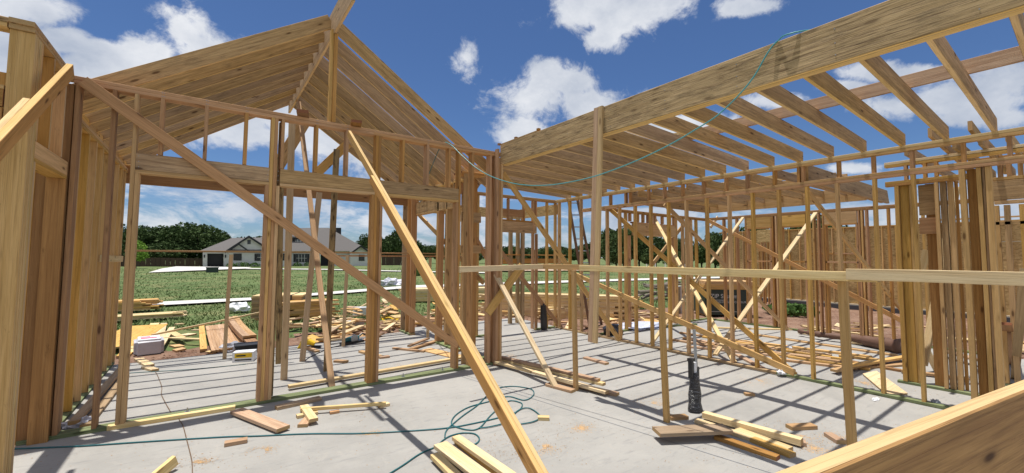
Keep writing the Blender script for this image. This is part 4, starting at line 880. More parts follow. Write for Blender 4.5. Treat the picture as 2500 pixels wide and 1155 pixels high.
# ================================================================ HOSES, CORDS
q0 = (BX-.03, 1.72, 0); q1 = pt('y', 6.13, 1090, 349)
hosep = [vplane(q0, q1, x, y) for x, y in ((1900, 99), (1875, 128), (1840, 188), (1800, 236), (1750, 283), (1700, 315), (1650, 345), (1600, 371), (1550, 394), (1500, 414), (1450, 431), (1400, 443), (1350, 451), (1300, 453), (1250, 447), (1200, 431), (1160, 408), (1125, 377), (1105, 357), (1090, 348))]
top = [V((BX+.16, -1.2, BT-.08)), V((BX+.155, .9, BT-.03)), pt('x', BX-.012, 1940, 79)]
ho = MB().tube(smooth_path(top+hosep+[V((q1.x, A+.07, 3.70)), V((q1.x-.02, A+.18, 3.66))], 5), .0065, 7).build('air_hose', TEALL, smooth=True)
tag(ho, 'teal air hose sagging from the big beam to the top plate of the opening wall', 'hose')
ga, gb = V((q1.x-.02, A+.18, 3.66)), fl(958, 690, -.2)
ho = MB().tube(smooth_path([ga]+[vplane(ga, gb, x, y) for x, y in ((1065, 380), (1046, 430), (1025, 500), (1003, 575), (984, 630), (968, 668))]+[gb], 4), .008, 6).build('air_hose', TEAL, smooth=True)
tag(ho, 'taut dark teal hose running down from the top plate to the grass beyond', 'hose')
def floorpath(P, z=.009): return [fl(x, y, z) for x, y in P]
H1 = [(18, 1096), (75, 1094), (150, 1091), (215, 1088), (330, 1080), (455, 1072), (560, 1066), (625, 1064.5), (750, 1059), (880, 1058), (1000, 1052), (1090, 1045), (1150, 1035), (1220, 1019), (1262, 1005), (1275, 990), (1268, 982), (1240, 980), (1200, 1012), (1170, 1045), (1140, 1049), (1108, 1040), (1102, 1032), (1108, 1018), (1125, 1004), (1150, 992), (1195, 980), (1240, 968), (1280, 977), (1302, 965), (1300, 952), (1280, 946), (1250, 943), (1215, 948), (1190, 965), (1165, 990), (1130, 1015), (1098, 1042), (1088, 1055), (1086, 1068)]
ho = MB().tube(smooth_path(floorpath(H1), 7), .007, 7).build('air_hose', TEAL, smooth=True); tag(ho, 'dark teal air hose crossing the slab from the left and looping beside the brace', 'hose')
H2 = [(945, 1160), (985, 1135), (1025, 1108), (1065, 1090), (1080, 1076), (1100, 1064), (1130, 1057), (1158, 1059), (1170, 1070), (1164, 1082), (1140, 1092)]
ho = MB().tube(smooth_path(floorpath(H2), 7), .007, 7).build('air_hose', TEAL, smooth=True); tag(ho, 'teal hose end curling around the pale board stack at the bottom', 'hose')
H3 = [(1170, 1045), (1200, 1041), (1235, 1030), (1265, 1002), (1290, 996), (1312, 1008), (1318, 1020), (1300, 1030), (1272, 1035)]
ho = MB().tube(smooth_path(floorpath(H3, .012), 7), .007, 7).build('air_hose', TEAL, smooth=True); tag(ho, 'small teal hose loop next to the little pale wood block', 'hose')
C1 = [(378, 905), (386, 920), (395, 945), (394, 962), (402, 980), (412, 998), (420, 1009), (433, 1012), (438, 1025), (447, 1040), (455, 1070), (464, 1105), (469, 1130), (470, 1175)]
ho = MB().tube(smooth_path(floorpath(C1, .005), 6), .004, 5).build('string_line', CORD, smooth=True); tag(ho, 'thin crinkled brown string trailing over the slab through the left opening', 'string')
C2 = [(300, 912), (360, 908), (450, 903), (520, 897), (600, 889)]
ho = MB().tube(smooth_path(floorpath(C2, .006), 6), .006, 5).build('air_hose', TEAL, smooth=True); tag(ho, 'thin teal hose lying among the rafter shadows on the porch slab', 'hose')

# ================================================================ LOOSE BOARDS ON THE SLAB
def fbd(p0, p1, w_, t_, mat, label, z=0.0, dz=0, cat='board', name='loose_board', group=None, ext=1.0):
    a, b = fl(*p0, z+t_/2), fl(*p1, z+t_/2+0); b = a+(b-a)*ext; b.z += dz
    return bd(name, a, b, t_, w_, Z_, mat, label=label, cat=cat, group=group, ch=.003)
fbd((578, 1003), (692, 1047), .14, .038, W_FIR, 'wide reddish board end jutting forward by the foot of the four ply post', .02)
fbd((548, 1084), (604, 1074), .075, .038, W_FIR, 'single short reddish block alone on the slab by the hose', cat='block', name='wood_block')
a_, b_ = fl(385, 1160, .03), fl(428, 1123, .085); bd('loose_board', a_+(a_-b_)*1.5, b_, .089, .038, Z_, W_FRESH, label='board end tilted on its edge at the bottom left of the slab', cat='board')
fbd((674, 996), (782, 972), .10, .038, W_GREY, 'bark edged pale block right of the four ply post foot', cat='block', name='wood_block')
fbd((734, 1000), (942, 985), .04, .038, W_FRESH, 'long pale stick lying on top of the small offcuts in front of the opening', .04)
fbd((724, 1017), (775, 1007), .07, .036, W_FRESH, 'small pale offcut under the left end of the long stick')
fbd((742, 992), (766, 1026), .09, .036, W_FRESH, 'pale offcut lying crosswise over the other offcuts', .038)
fbd((738, 1040), (757, 1018), .10, .036, W_FIR, 'short reddish block in front of the pale crossed offcuts', cat='block', name='wood_block')
fbd((925, 992), (949, 986), .07, .036, W_FRESH, 'small cream block at the right end of the long stick', cat='block', name='wood_block')
fbd((805, 1008), (828, 1004), .05, .03, W_FIR, 'splintered reddish scrap under the long stick', cat='scrap', name='wood_scrap')
fbd((704, 944), (1150, 869), .089, .038, W_FRESH, 'very long pale board lying behind the sole plate of the opening wall', .03)
fbd((960, 850), (1036, 858), .07, .036, W_FIR, 'short dark red board in the porch pile pointing left')
fbd((998, 845), (1046, 826), .07, .036, W_FIR, 'reddish board crossing the porch pile', .036)
fbd((1004, 852), (1064, 833), .09, .036, W_FIR, 'second reddish board crossing the porch pile, lower', .01)
fbd((1040, 853), (1125, 873), .25, .02, W_PINE, 'flat tan plywood offcut at the end of the porch pile')
fbd((818, 881), (847, 883), .10, .036, W_FIR, 'small red brown block alone inside the porch', cat='block', name='wood_block')
fbd((880, 858), (935, 872), .09, .036, W_PINE, 'tan board half behind the middle thick post')
fbd((925, 873), (950, 870), .10, .036, W_FIR, 'reddish block just right of the middle thick post', cat='block', name='wood_block')
fbd((338, 876), (366, 893), .12, .038, W_FRESH, 'yellow board hanging over the left porch slab edge')
fbd((354, 896), (379, 904), .10, .036, W_FRESH, 'stubby yellow offcut at the start of the brown string')
# row of boards at the rail post
GB_ = 'boards laid in a row beside the rail posts'
fbd((1206, 874), (1475, 938), .089, .038, W_FRESH, 'upper long board of the row lying from the corner post towards the rail post', .0, group=GB_)
fbd((1222, 872), (1462, 928), .089, .038, W_FIR, 'brown shaded board resting on the far side of the row', .04, group=GB_)
fbd((1212, 884), (1300, 908), .089, .038, W_FRESH, 'pale short board at the left end of the row', .04, group=GB_)
fbd((1302, 908), (1482, 958), .089, .038, W_FRESH, 'pale board whose cut end lies right of the rail post foot', .038, group=GB_)
fbd((1340, 925), (1508, 963), .11, .038, W_FIR, 'bottom board of the row sticking out furthest to the right', .0, group=GB_)
fbd((1337, 938), (1400, 955), .11, .038, W_FIR, 'reddish block under the foot of the kicker brace', .0, cat='block', name='wood_block')
fbd((1428, 873), (1482, 888), .10, .036, W_FIR, 'single reddish board end on the clean slab right of the rail post')
fbd((1313, 1020), (1341, 1021), .075, .038, W_FRESH, 'small square cream block beside the hose loop', cat='block', name='wood_block')
fbd((1634, 1020), (1676, 1017), .09, .038, W_FIR, 'red ended block behind the foot of the middle rail post', cat='block', name='wood_block')
fbd((1602, 1054), (1776, 1047), .185, .038, W_GREY, 'wide brown plank lying across the pale boards at the lower right', .075)
fbd((1718, 1012), (1958, 1079), .089, .065, W_FRESH, 'thick pale board with the cleanest top in the lower right stack', .02)
fbd((1800, 1050), (1930, 1098), .10, .038, W_FRESH, 'pale board with a notched end in the lower right stack', .0)
fbd((1838, 1072), (1936, 1112), .10, .038, W_PINE, 'lowest tan board end of the lower right stack', .0)
fbd((1748, 1066), (1900, 1118), .089, .038, W_DARK, 'dark board under the wide plank in the lower right stack', .0)
fbd((1940, 1078), (1968, 1083), .09, .04, W_FIR, 'red board end showing past the thick pale board', .0)
fbd((1700, 1027), (1880, 1085), .089, .036, W_FRESH, 'flat pale board between the thick pale one and the dark one', .0)
fbd((1926, 1043), (1987, 1040), .10, .04, W_FIR, 'reddish block alone on the slab above the lower right stack', cat='block', name='wood_block')
fbd((2022, 1060), (2054, 1080), .09, .04, W_FIR, 'small reddish block near the edge of the foreground plank', cat='block', name='wood_block')
fbd((1818, 962), (1841, 963), .07, .035, W_FIR, 'tiny reddish block by itself between the joist shadows', cat='block', name='wood_block')
GS_ = 'pale boards stacked at the bottom edge'
fbd((1113, 1068), (1262, 1172), .089, .038, W_FRESH, 'right hand board of the pale pair stack at the bottom edge', .038, group=GS_)
fbd((1075, 1086), (1215, 1192), .14, .038, W_FRESH, 'widest middle board of the pale stack at the bottom edge', .038, group=GS_)
fbd((1062, 1112), (1130, 1180), .089, .038, W_FRESH, 'left hand board of the pale stack at the bottom edge', .03, group=GS_)
fbd((1120, 1075), (1255, 1180), .10, .036, W_PINE, 'under board below the right hand pale one at the bottom edge', .0, group=GS_)
fbd((1080, 1090), (1190, 1185), .10, .036, W_PINE, 'under board below the middle pale one at the bottom edge', .0, group=GS_)
# long boards lying in the far room
GF_ = 'long boards strewn on the slab of the far room'
for k, (p0, p1, m_, lb) in enumerate((((1660, 812), (2030, 868), W_FIR, 'longest reddish board on the far room slab behind the stud wall'),
    ((1700, 836), (2060, 884), W_FIR, 'reddish board nearest the stud wall in the far room'), ((1770, 828), (2130, 872), W_PINE, 'tan board between the two longest reddish boards in the far room'),
    ((1850, 818), (2190, 868), W_PINE, 'tan board ending under the thick stud cluster'), ((1560, 800), (1700, 792), W_GREEN, 'greenish board along the back of the far room'),
    ((1745, 800), (2000, 806), W_FRESH, 'bright board along the outer wall plate'), ((1800, 866), (1866, 902), W_FIR, 'short red brown board pointing at the sole plate'),
    ((1950, 812), (2190, 842), W_FRESH, 'pale board outside the outer wall left of the tarp'), ((1960, 797), (2150, 822), W_FRESH, 'pale long board lying on the soil outside the outer wall'),
    ((2080, 836), (2200, 850), W_FRESH, 'pale board with a shaped end beside the tarp roll'), ((1680, 825), (1790, 850), W_FIR, 'thin reddish strip in the middle of the far room floor'))):
    fbd(p0, p1, .089, .038, m_, lb, .0 if k < 7 else .02, group=GF_)
rb_ = random.Random(44)
for k in range(14):
    px, py = rb_.uniform(1620, 2050), rb_.uniform(812, 850); py += (px-1620)*.10; ln = rb_.uniform(60, 260); q = fl(px, py)
    if q.x < 7.75 or q.x > 12: continue
    a, b = fl(px, py, .02), fl(px+ln, py+ln*rb_.uniform(.10, .17), .02)
    if b.x < 7.7: continue
    m_ = rb_.choice([W_RED, W_RED, W_PINE, W_FIR]); bd('loose_board', a, b, .038, .089, Z_, m_, label='%s %s board strewn on the slab of the far room, %s' % ('short' if ln < 150 else 'long', 'tan' if m_ is W_PINE else 'reddish', 'left half' if px < 1830 else 'right half'), cat='board', group=GF_)
GP_ = 'boards of the crossed pile by the stud cluster'
for p0, p1, z, m_, lb in (((2035, 905), (2205, 872), .04, W_PINE, 'tan board on top of the crossed pile by the stud cluster'), ((2070, 893), (2230, 868), .08, W_PINE, 'second tan board of the crossed pile, a little behind'),
    ((2060, 880), (2200, 905), .0, W_DARK, 'dark board at the bottom of the crossed pile'), ((2090, 898), (2240, 888), .0, W_FIR, 'reddish board low in the crossed pile pointing right'), ((2200, 905), (2365, 925), .02, W_FIR, 'reddish board lying behind the green sole plate of the stud cluster')):
    fbd(p0, p1, .10, .038, m_, lb, z, group=GP_)
mb = MB().prism([tuple(fl(x, y, .03))[:2] for x, y in ((2106, 912), (2140, 905), (2216, 960), (2165, 962))], .012, .03); tag(mb.build('plywood_sheet', W_FRESH), 'triangular looking pale plywood sheet on the slab behind the right studs', 'plywood')
fbd((2300, 855), (2390, 880), .14, .038, W_FIR, 'brown board leaning low behind the right hand studs', .1)

# wood chips and sawdust scattered on the slab
rn = random.Random(11); v = []; f = []
spots = [(1340, 1085), (1280, 1110), (1590, 985), (1650, 960), (1980, 1090), (2040, 1065), (900, 1010), (480, 1130), (1180, 1120), (1230, 1080), (1420, 1045), (2110, 930), (1900, 1040)]
def chip(x, y, s):
    a = rn.uniform(0, 6.28); L1, L2 = s*rn.uniform(.4, 1.8), s*rn.uniform(.2, .5); c_, s_ = math.cos(a), math.sin(a); k = len(v)
    for u, t in ((-L1, -L2), (L1, -L2), (L1, L2), (-L1, L2)): v.append((x+u*c_-t*s_, y+u*s_+t*c_, .002+rn.uniform(0, .005)))
    f.append((k, k+1, k+2, k+3))
for _ in range(2600):
    if rn.random() < .5: px, py = rn.choice(spots); px += rn.gauss(0, 45); py += rn.gauss(0, 12)
    else: px, py = rn.uniform(40, 2350), rn.uniform(840, 1150)
    q = fl(px, py); chip(q.x, q.y, .0045)
me = bpy.data.meshes.new('wood_chips'); me.from_pydata(v, [], f); o = link('wood_chips', me, plain('wood_chip', (.42, .26, .13), .9, .4, 30)); tag(o, 'scattered wood chips and splinters on the slab', 'wood chips', kind='stuff')
def patch(cx, cy, r, n, dens, seed):
    rn_ = random.Random(seed); c_ = fl(cx, cy)
    for _ in range(n):
        a = rn_.uniform(0, 6.28); d = abs(rn_.gauss(0, r*.5)); x, y = c_.x+math.cos(a)*d*1.4, c_.y+math.sin(a)*d
        if noise.noise(V((x*4, y*4, seed))) < -.05: continue
        s_ = .0055*rn_.uniform(.4, 1.3); k = len(v2); v2.extend([(x-s_, y-s_, .0015), (x+s_, y-s_*.4, .0022), (x+s_*.6, y+s_, .0015)]); f2.append((k, k+1, k+2))
v2 = []; f2 = []
for k, (x, y, r) in enumerate(((1330, 1090, .22), (1590, 985, .26), (1420, 1045, .12), (1990, 1095, .25), (2050, 1075, .25), (2140, 1095, .2), (2075, 1110, .2), (480, 1132, .12), (905, 1060, .1), (2110, 935, .3), (1760, 870, .4), (1240, 870, .3), (1000, 890, .35), (1960, 1060, .15), (1850, 930, .3), (640, 1100, .1))): patch(x, y, r, 700, 1, k)
me = bpy.data.meshes.new('sawdust'); me.from_pydata(v2, [], f2); o = link('sawdust', me, plain('sawdust', (.55, .36, .19), .95, .2, 30)); tag(o, 'small drifts of tan sawdust on the slab', 'sawdust', kind='stuff')
# anchor bolts and studs on the plates
GA_ = 'anchor bolts standing in the sole plate'
for k, (px, py, lb) in enumerate(((834, 1000-0, ''),)): pass
for (x, y, lb) in ((-.12, A+.07, 'small black anchor bolt in the sole plate of the left opening'), (2.45, A+.05, 'small dark anchor bolt in the sole plate right of the middle thick post'), (3.1, A+.05, 'small dark anchor bolt left of the stud pair at the right of the opening wall')):
    ab = MB().tube([(x, y, .03), (x, y, .085)], .007, 8).tube([(x, y, .04), (x, y, .05)], .014, 6).box((x-.025, y-.025, .0385), (x+.025, y+.025, .0415)).build('anchor_bolt', STEEL, None, (x, y, .03)); tag(ab, lb, 'bolt', GA_)

# ================================================================ TOOLS AND PACKAGES
# plastic wrapped stand with a steel bar
b0 = fl(1697, 1004); wr = thing('wrapped_stand', (b0.x, b0.y, 0), 'black stand wrapped in shiny plastic film with a steel bar sticking up', 'wrapped stand')
rn = random.Random(5); ringz = []; mb = MB(); prof = [(0, .088), (.02, .098), (.10, .080), (.20, .084), (.30, .070), (.38, .066), (.46, .05)]
n_ = 18
for i, (z, r) in enumerate(prof):
    for t in range(n_):
        a = t*2*math.pi/n_; rr = r*(1+.10*noise.noise(V((math.cos(a)*2, math.sin(a)*2, z*14)))); mb.v.append((b0.x+math.cos(a)*rr*1.05, b0.y+math.sin(a)*rr*.8, z))
for i in range(len(prof)-1):
    for t in range(n_): u = (t+1) % n_; mb.f.append((i*n_+t, i*n_+u, (i+1)*n_+u, (i+1)*n_+t)); mb.mi.append(0)
mb.f.append(tuple(range(n_))[::-1]); mb.mi.append(0); mb.f.append(tuple((len(prof)-1)*n_+t for t in range(n_))); mb.mi.append(0)
WR = MT('plastic_film_over_black', .22); vv = WR.coord('Object'); wv = WR.noise(WR.coord('Object', (9, 9, 45)), 1.4, 5, .7, 1.5)
WR.col(WR.mix(WR.mr(wv, .5, .68), (.015, .015, .018), (.22, .23, .26))); WR.b.inputs['Specular IOR Level'].default_value = .6; WR.bump(wv, .8, .02)
mb.build('wrapped_body', WR.m, wr, wr.location, True)
MB().box((b0.x-.085, b0.y-.02, .40), (b0.x-.045, b0.y+.03, .62)).box((b0.x-.095, b0.y-.025, .60), (b0.x-.02, b0.y+.035, .635)).build('clamp_arm', BLACK, wr, wr.location)
MB().box((b0.x+.035, b0.y-.02, .38), (b0.x+.075, b0.y+.03, .52)).build('clamp_arm', BLACK, wr, wr.location)
MB().tube([(b0.x+.06, b0.y, .04), (b0.x+.045, b0.y, .45), (b0.x+.01, b0.y, .97)], .021, 4).build('steel_bar', STEEL, wr, wr.location)
MB().box((b0.x-.03, b0.y-.02, .44), (b0.x+.02, b0.y+.02, .58)).build('paper_tag', WHITE, wr, wr.location)
# black roll in the far corner
b0 = fl(1328, 805); rl = MB().tube([(b0.x, b0.y, 0), (b0.x-.01, b0.y, .3), (b0.x-.03, b0.y, .62)], [.085, .09, .07], 12).tube([(b0.x-.03, b0.y, .6), (b0.x-.035, b0.y, .66)], [.05, .03], 10).build('felt_roll', BLACK, None, (b0.x, b0.y, 0)); tag(rl, 'black upright roll beside the studs in the far corner of the joisted room', 'roll')
# black bag behind wall C
b0 = fl(1500, 822); cm = crown_mesh('x', 3, [(0, 0, .1, .2, .15, .12)], 10, .05); mb = MB()
bm = bmesh.new(); bmesh.ops.create_icosphere(bm, subdivisions=3, radius=.2)
for v_ in bm.verts: k = 1+.35*noise.noise(v_.co*7); v_.co = V((v_.co.x*1.3*k, v_.co.y*k, max(-.1, v_.co.z*.75*k)))
me = bpy.data.meshes.new('tool_bag'); bm.to_mesh(me); bm.free(); o = link('tool_bag', me, BLACK, None, (b0.x+.2, b0.y+.2, .1)); tag(o, 'crumpled black bag on the floor just behind the bare stud wall', 'bag')
# tan tool belt lump
def lump(name, px, py, sx, sy, sz, mat, label, cat, z=0, fr=6, amp=.4, seed=0, off=(0, 0)):
    b0 = fl(px, py, z); bm = bmesh.new(); bmesh.ops.create_icosphere(bm, subdivisions=3, radius=1)
    for v_ in bm.verts: k = 1+amp*noise.noise(v_.co*fr*.35+V((seed, 0, 0))); v_.co = V((v_.co.x*sx*k, v_.co.y*sy*k, max(-sz*.5, v_.co.z*sz*k)))
    me = bpy.data.meshes.new(name); bm.to_mesh(me); bm.free(); o = link(name, me, mat, None, (b0.x+off[0], b0.y+off[1], z+sz*.5)); tag(o, label, cat)
    return o
lump('plastic_bag', 1908, 913, .07, .05, .04, WHITE, 'small crumpled clear wrapper on the sole plate at the middle right', 'wrapper', .04, 14, .8, 2)
lump('plastic_bag', 188, 1040, .12, .07, .05, plain('clear_film', (.55, .56, .62), .2, .3, 9), 'crumpled clear plastic beside the left sole plate', 'wrapper', 0, 14, .9, 3)
lump('plastic_bag', 1926, 852, .07, .05, .04, WHITE, 'tiny white crumpled paper on the far room floor', 'paper', 0, 12, .9, 4)
lump('plastic_bag', 2138, 976, .08, .03, .015, WHITE, 'flat scrap of clear plastic on the slab in front of the right sole plate', 'wrapper', 0, 12, .9, 5)
lump('plastic_bag', 2285, 985, .06, .04, .03, plain('grey_film', (.3, .32, .36), .3, .3, 9), 'grey crumpled plastic by the last stud foot', 'wrapper', .03, 12, .9, 6)
# nail box with a yellow label
b0 = fl(597, 880); nb_ = thing('nail_box', (b0.x, b0.y, 0), 'small white carton with a yellow label standing at the porch slab edge', 'box'); nb_.rotation_euler = (0, 0, -.30)
def child(mb, name, mat, par): me = bpy.data.meshes.new(name); me.from_pydata(mb.v, [], mb.f); me.update(); o = bpy.data.objects.new(name, me); COL.objects.link(o); me.materials.append(mat); o.parent = par; return o
child(MB().box((-.16, -.11, 0), (.16, .11, .165)), 'carton', WHITE, nb_); child(MB().box((-.125, -.114, .07), (.135, -.111, .145)), 'label', YELLOW, nb_); child(MB().box((-.12, -.1145, .025), (.13, -.111, .045)), 'label_band', TRIM, nb_)
child(MB().box((-.10, -.1165, .095), (.04, -.1145, .118)), 'label_print', TRIM, nb_)
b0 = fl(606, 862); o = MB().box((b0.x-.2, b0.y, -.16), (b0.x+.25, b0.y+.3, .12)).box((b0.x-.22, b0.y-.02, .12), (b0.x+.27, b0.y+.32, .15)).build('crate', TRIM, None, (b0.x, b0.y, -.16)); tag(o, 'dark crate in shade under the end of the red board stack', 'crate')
lump('plastic_bag', 567, 862, .22, .15, .14, plain('grey_bag', (.30, .31, .36), .4, .3, 9), 'grey plastic bag lying by the left end of the red board stack', 'bag', -.16, 8, .6, 8)
# mitre saw like tool, black and teal
b0 = fl(862, 838, 0); ts = thing('power_saw', (b0.x, b0.y, 0), 'dark teal and black power tool with a cord on the porch slab edge', 'power tool'); ts.rotation_euler = (0, 0, .35)
child(MB().box((-.26, -.07, .0), (.22, .09, .05)), 'base', BLACK, ts); child(MB().tube([(-.2, 0, .09), (.02, .01, .11), (.12, 0, .10)], [.04, .055, .05], 10), 'motor_body', TEAL, ts)
child(MB().tube([(.0, -.05, .10), (.0, -.025, .10)], .085, 18), 'blade_guard', STEEL, ts); child(MB().tube([(.12, 0, .12), (.22, 0, .17), (.32, 0, .13)], .02, 8), 'handle', BLACK, ts)
ho = MB().tube(smooth_path(floorpath([(855, 838), (820, 846), (800, 852), (760, 870), (745, 880)], .008)), .008, 6).build('extension_cord', BLACK, smooth=True); tag(ho, 'black power cord trailing left from the teal power tool', 'cord')
# yellow nailer
b0 = fl(750, 850, 0); yn = thing('nail_gun', (b0.x, b0.y, 0), 'bright yellow tool lying at the porch slab edge left of the thin red prop', 'power tool'); yn.rotation_euler = (0, 0, -.5)
child(MB().tube([(-.12, 0, .10), (.05, 0, .12), (.14, 0, .08)], [.045, .06, .04], 10), 'body', YELLOW, yn); child(MB().box((.02, -.03, .0), (.26, .03, .05)), 'magazine', BLACK, yn); child(MB().tube([(-.1, 0, .1), (-.16, 0, .0)], .03, 8), 'grip', YELLOW, yn)
fbd((742, 846), (775, 858), .09, .036, W_FIR, 'short brown block touching the yellow tool', cat='block', name='wood_block')
# white and pink insulation pack
b0 = fl(362, 862, -.16); ip = thing('insulation_pack', (b0.x, b0.y, -.16), 'white plastic wrapped pack with pink printing on its top, on the soil left', 'package'); ip.rotation_euler = (0, 0, .12)
bm = bmesh.new(); bmesh.ops.create_cube(bm, size=1); bmesh.ops.bevel(bm, geom=list(bm.edges), offset=.12, segments=3, affect='EDGES')
for v_ in bm.verts: v_.co = V((v_.co.x*.46, v_.co.y*.62, (v_.co.z+.5)*.30)) + V((0, 0, .02*noise.noise(v_.co*6)))
me = bpy.data.meshes.new('pack'); bm.to_mesh(me); bm.free(); o = bpy.data.objects.new('pack', me); COL.objects.link(o); me.materials.append(plain('milky_film', (.50, .49, .52), .3, .25, 5)); o.parent = ip
child(MB().box((-.17, -.24, .296), (.17, .26, .309)), 'top_panel', WHITE, ip)
child(MB().box((-.13, -.10, .3105), (.12, .02, .3125)), 'print', PINK, ip); child(MB().box((-.13, .09, .3105), (.02, .16, .3125)), 'print', PINK, ip)
# white tarp heap on the far grass
lump('tarp_heap', 955, 697, .75, .5, .3, plain('white_tarp', (.6, .6, .66), .6, .3, 3), 'crumpled white and grey tarp heap on the grass by the path', 'tarp', -.2, 14, 1.0, 9)
lump('white_sack', 582, 759, .34, .26, .2, WHITE, 'white plastic sheet draped at the left end of the strapped lumber bundle', 'plastic sheet', -.2, 7, .6, 10)
lump('blue_tarp', 1565, 799, .8, .45, .06, plain('white_blue_tarp', (.55, .58, .7), .4, .3, 3), 'flat white and blue plastic sheet on the slab edge behind the stud wall', 'plastic sheet', .0, 14, .8, 12)
# brown tarp roll
P_ = [fl(x, y, .12) for x, y in ((1950, 808), (2010, 818), (2080, 826), (2130, 835), (2200, 848))]
tr_ = MB().tube(smooth_path(P_, 6), [.05+.045*noise.noise(V((i*.7, 0, 0))) + .11*min(1, i/24)**2 for i in range(25)], 12).build('tarp_roll', TARP, smooth=True); tag(tr_, 'long glossy brown tarp roll lying along the outer wall, thicker to the right', 'tarp')
# yellow strap pile
ho = MB().tube(smooth_path([fl(x, y, -.1) for x, y in ((930, 777), (945, 772), (960, 779), (975, 774), (968, 782), (945, 784), (933, 779), (950, 776), (972, 780))], 5), .018, 6).build('yellow_rope', YELLOW, smooth=True); tag(ho, 'bright yellow rope coil on the soil behind the middle thick post', 'rope')
# white bucket lid things at scrap heap
b0 = fl(890, 770, -.15); o = MB().box((b0.x-.28, b0.y-.1, -.16), (b0.x+.25, b0.y+.25, .12)).build('carton', WHITE, None, (b0.x, b0.y, -.16)); o.rotation_euler = (0, .08, .4); tag(o, 'open white carton in the scrap heap left of the middle thick post', 'box')
b0 = fl(864, 795, -.15); o = MB().prism([(b0.x-.3, b0.y-.1), (b0.x+.25, b0.y-.15), (b0.x+.3, b0.y+.2), (b0.x-.2, b0.y+.2)], -.14, -.02).build('carton', plain('grey_card', (.42, .42, .42), .8), None, (b0.x, b0.y, -.14)); tag(o, 'flattened grey carton at the front of the scrap heap', 'box')

# ================================================================ LUMBER STACKS
rn = random.Random(21)
def stack(origin, ang, nlay, ncol, Ln, wd, th, mat, label, group, jit=.15, cat='board', z0=-.17, name='stacked_board', drop=0, tilt=0):
    o = V(origin); dx = V((math.cos(ang), math.sin(ang), 0)); dy = V((-math.sin(ang), math.cos(ang), 0)); n = 0
    head = label
    for i in range(nlay):
        label = '%s, %s layer up' % (head, 'bottom' if i == 0 else nth(i))
        for j in range(ncol - (i if drop else 0)):
            l0, l1 = rn.uniform(-jit, jit), rn.uniform(-jit, jit); c = o + dy*(j*(wd+.012)+rn.uniform(-.015, .015)+(i*wd*.5 if drop else 0)); z = z0+th/2+i*(th+.002)
            bd(name, V((c.x, c.y, z))+dx*l0, V((c.x, c.y, z+tilt))+dx*(Ln+l1)+dy*rn.uniform(-.03, .03), th, wd, Z_, mat, label=label, cat=cat, group=group); n += 1
# left stacks
p = fl(270, 783, -.17); stack((p.x-1.6, p.y-.2, 0), .06, 3, 4, 3.3, .14, .04, W_FRESH, 'pale board of the near stack on the grass at far left', 'boards of the near left stack', .25)
p = fl(270, 765, -.17); stack((p.x-1.6, p.y+.5, 0), .04, 8, 4, 2.6, .19, .042, W_PINE, 'board of the tall loose stack at far left', 'boards of the tall left stack', .35)
# wide sheets and scattered yellow boards
GY_ = 'yellow boards scattered on the grass at the left'
for p0, p1, w_, m_, lb in (((268, 850), (360, 795), .9, W_PINE, 'wide tan sheet board at the far left of the scattered yellow boards'), ((318, 862), (345, 808), .22, W_FRESH, 'wide yellow board standing nearest the white pack'), ((300, 870), (352, 815), .2, W_PINE, 'tan board under the nearest wide yellow board'),
    ((345, 840), (395, 795), .2, W_FRESH, 'yellow board fanning out behind the white pack'), ((360, 835), (378, 790), .2, W_FRESH, 'yellow board pointing straight away behind the white pack'), ((383, 852), (400, 790), .14, W_FRESH, 'yellow board right of the white pack'),
    ((388, 850), (420, 800), .13, W_FRESH, 'second yellow board right of the white pack, tilted'), ((385, 824), (490, 829), .09, W_FRESH, 'long thin pale board lying level right of the white pack'), ((420, 812), (445, 826), .16, W_FRESH, 'short yellow offcut behind the long thin board'), ((448, 817), (470, 818), .25, W_FRESH, 'small pale square sheet offcut alone on the grass')):
    fbd(p0, p1, w_, .036, m_, lb, -.15, group=GY_)
bd('loose_board', fl(370, 818, -.02), fl(640, 762, .28), .04, .05, Z_, W_FRESH, label='long thin pale strip slanting up from the white pack to the strapped bundle', cat='board')
# red stack
a0, a1 = fl(520, 858, -.17), fl(500, 795, -.17); an = math.atan2(a1.y-a0.y, a1.x-a0.x)
GRD = 'reddish boards of the curved stack at the porch edge'
for k in range(10):
    p0 = fl(522+k*8.5, 858-k*1.2, -.05); p1 = fl(506+k*7.0, 797-k*.8, -.05); bd('stacked_board', p0, p1, .038, .075, V((.3*math.sin(k), 0, 1)), W_FIR, bow=-.03, label='%s curved reddish board%s in the lower layer of the red stack' % (nth(k), ' from the left' if k else ''), cat='board', group=GRD)
for k in range(6):
    z = .05+.045*(k//2); p0 = fl(602+(k % 2)*16, 830-k*2, z); p1 = fl(560+(k % 2)*14, 783-k*2, z); bd('stacked_board', p0, p1, .038, .13, Z_, W_FIR, bow=-.04, label='%s wide board in %s upper layer of the red stack' % ('left' if k % 2 == 0 else 'right', ('first', 'second', 'third')[k//2]), cat='board', group=GRD)
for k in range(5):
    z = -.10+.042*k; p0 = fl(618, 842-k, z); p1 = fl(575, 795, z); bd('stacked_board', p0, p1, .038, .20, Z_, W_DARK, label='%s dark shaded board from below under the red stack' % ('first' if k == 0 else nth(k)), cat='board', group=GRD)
fbd((497, 855), (492, 795), .12, .05, W_PINE, 'pale brown single board left of the red stack', -.15); fbd((505, 861), (545, 852), .10, .04, W_FRESH, 'short cream board in front of the red stack', -.15); fbd((520, 866), (540, 858), .10, .04, W_PINE, 'small tan offcut in front of the red stack', -.16)
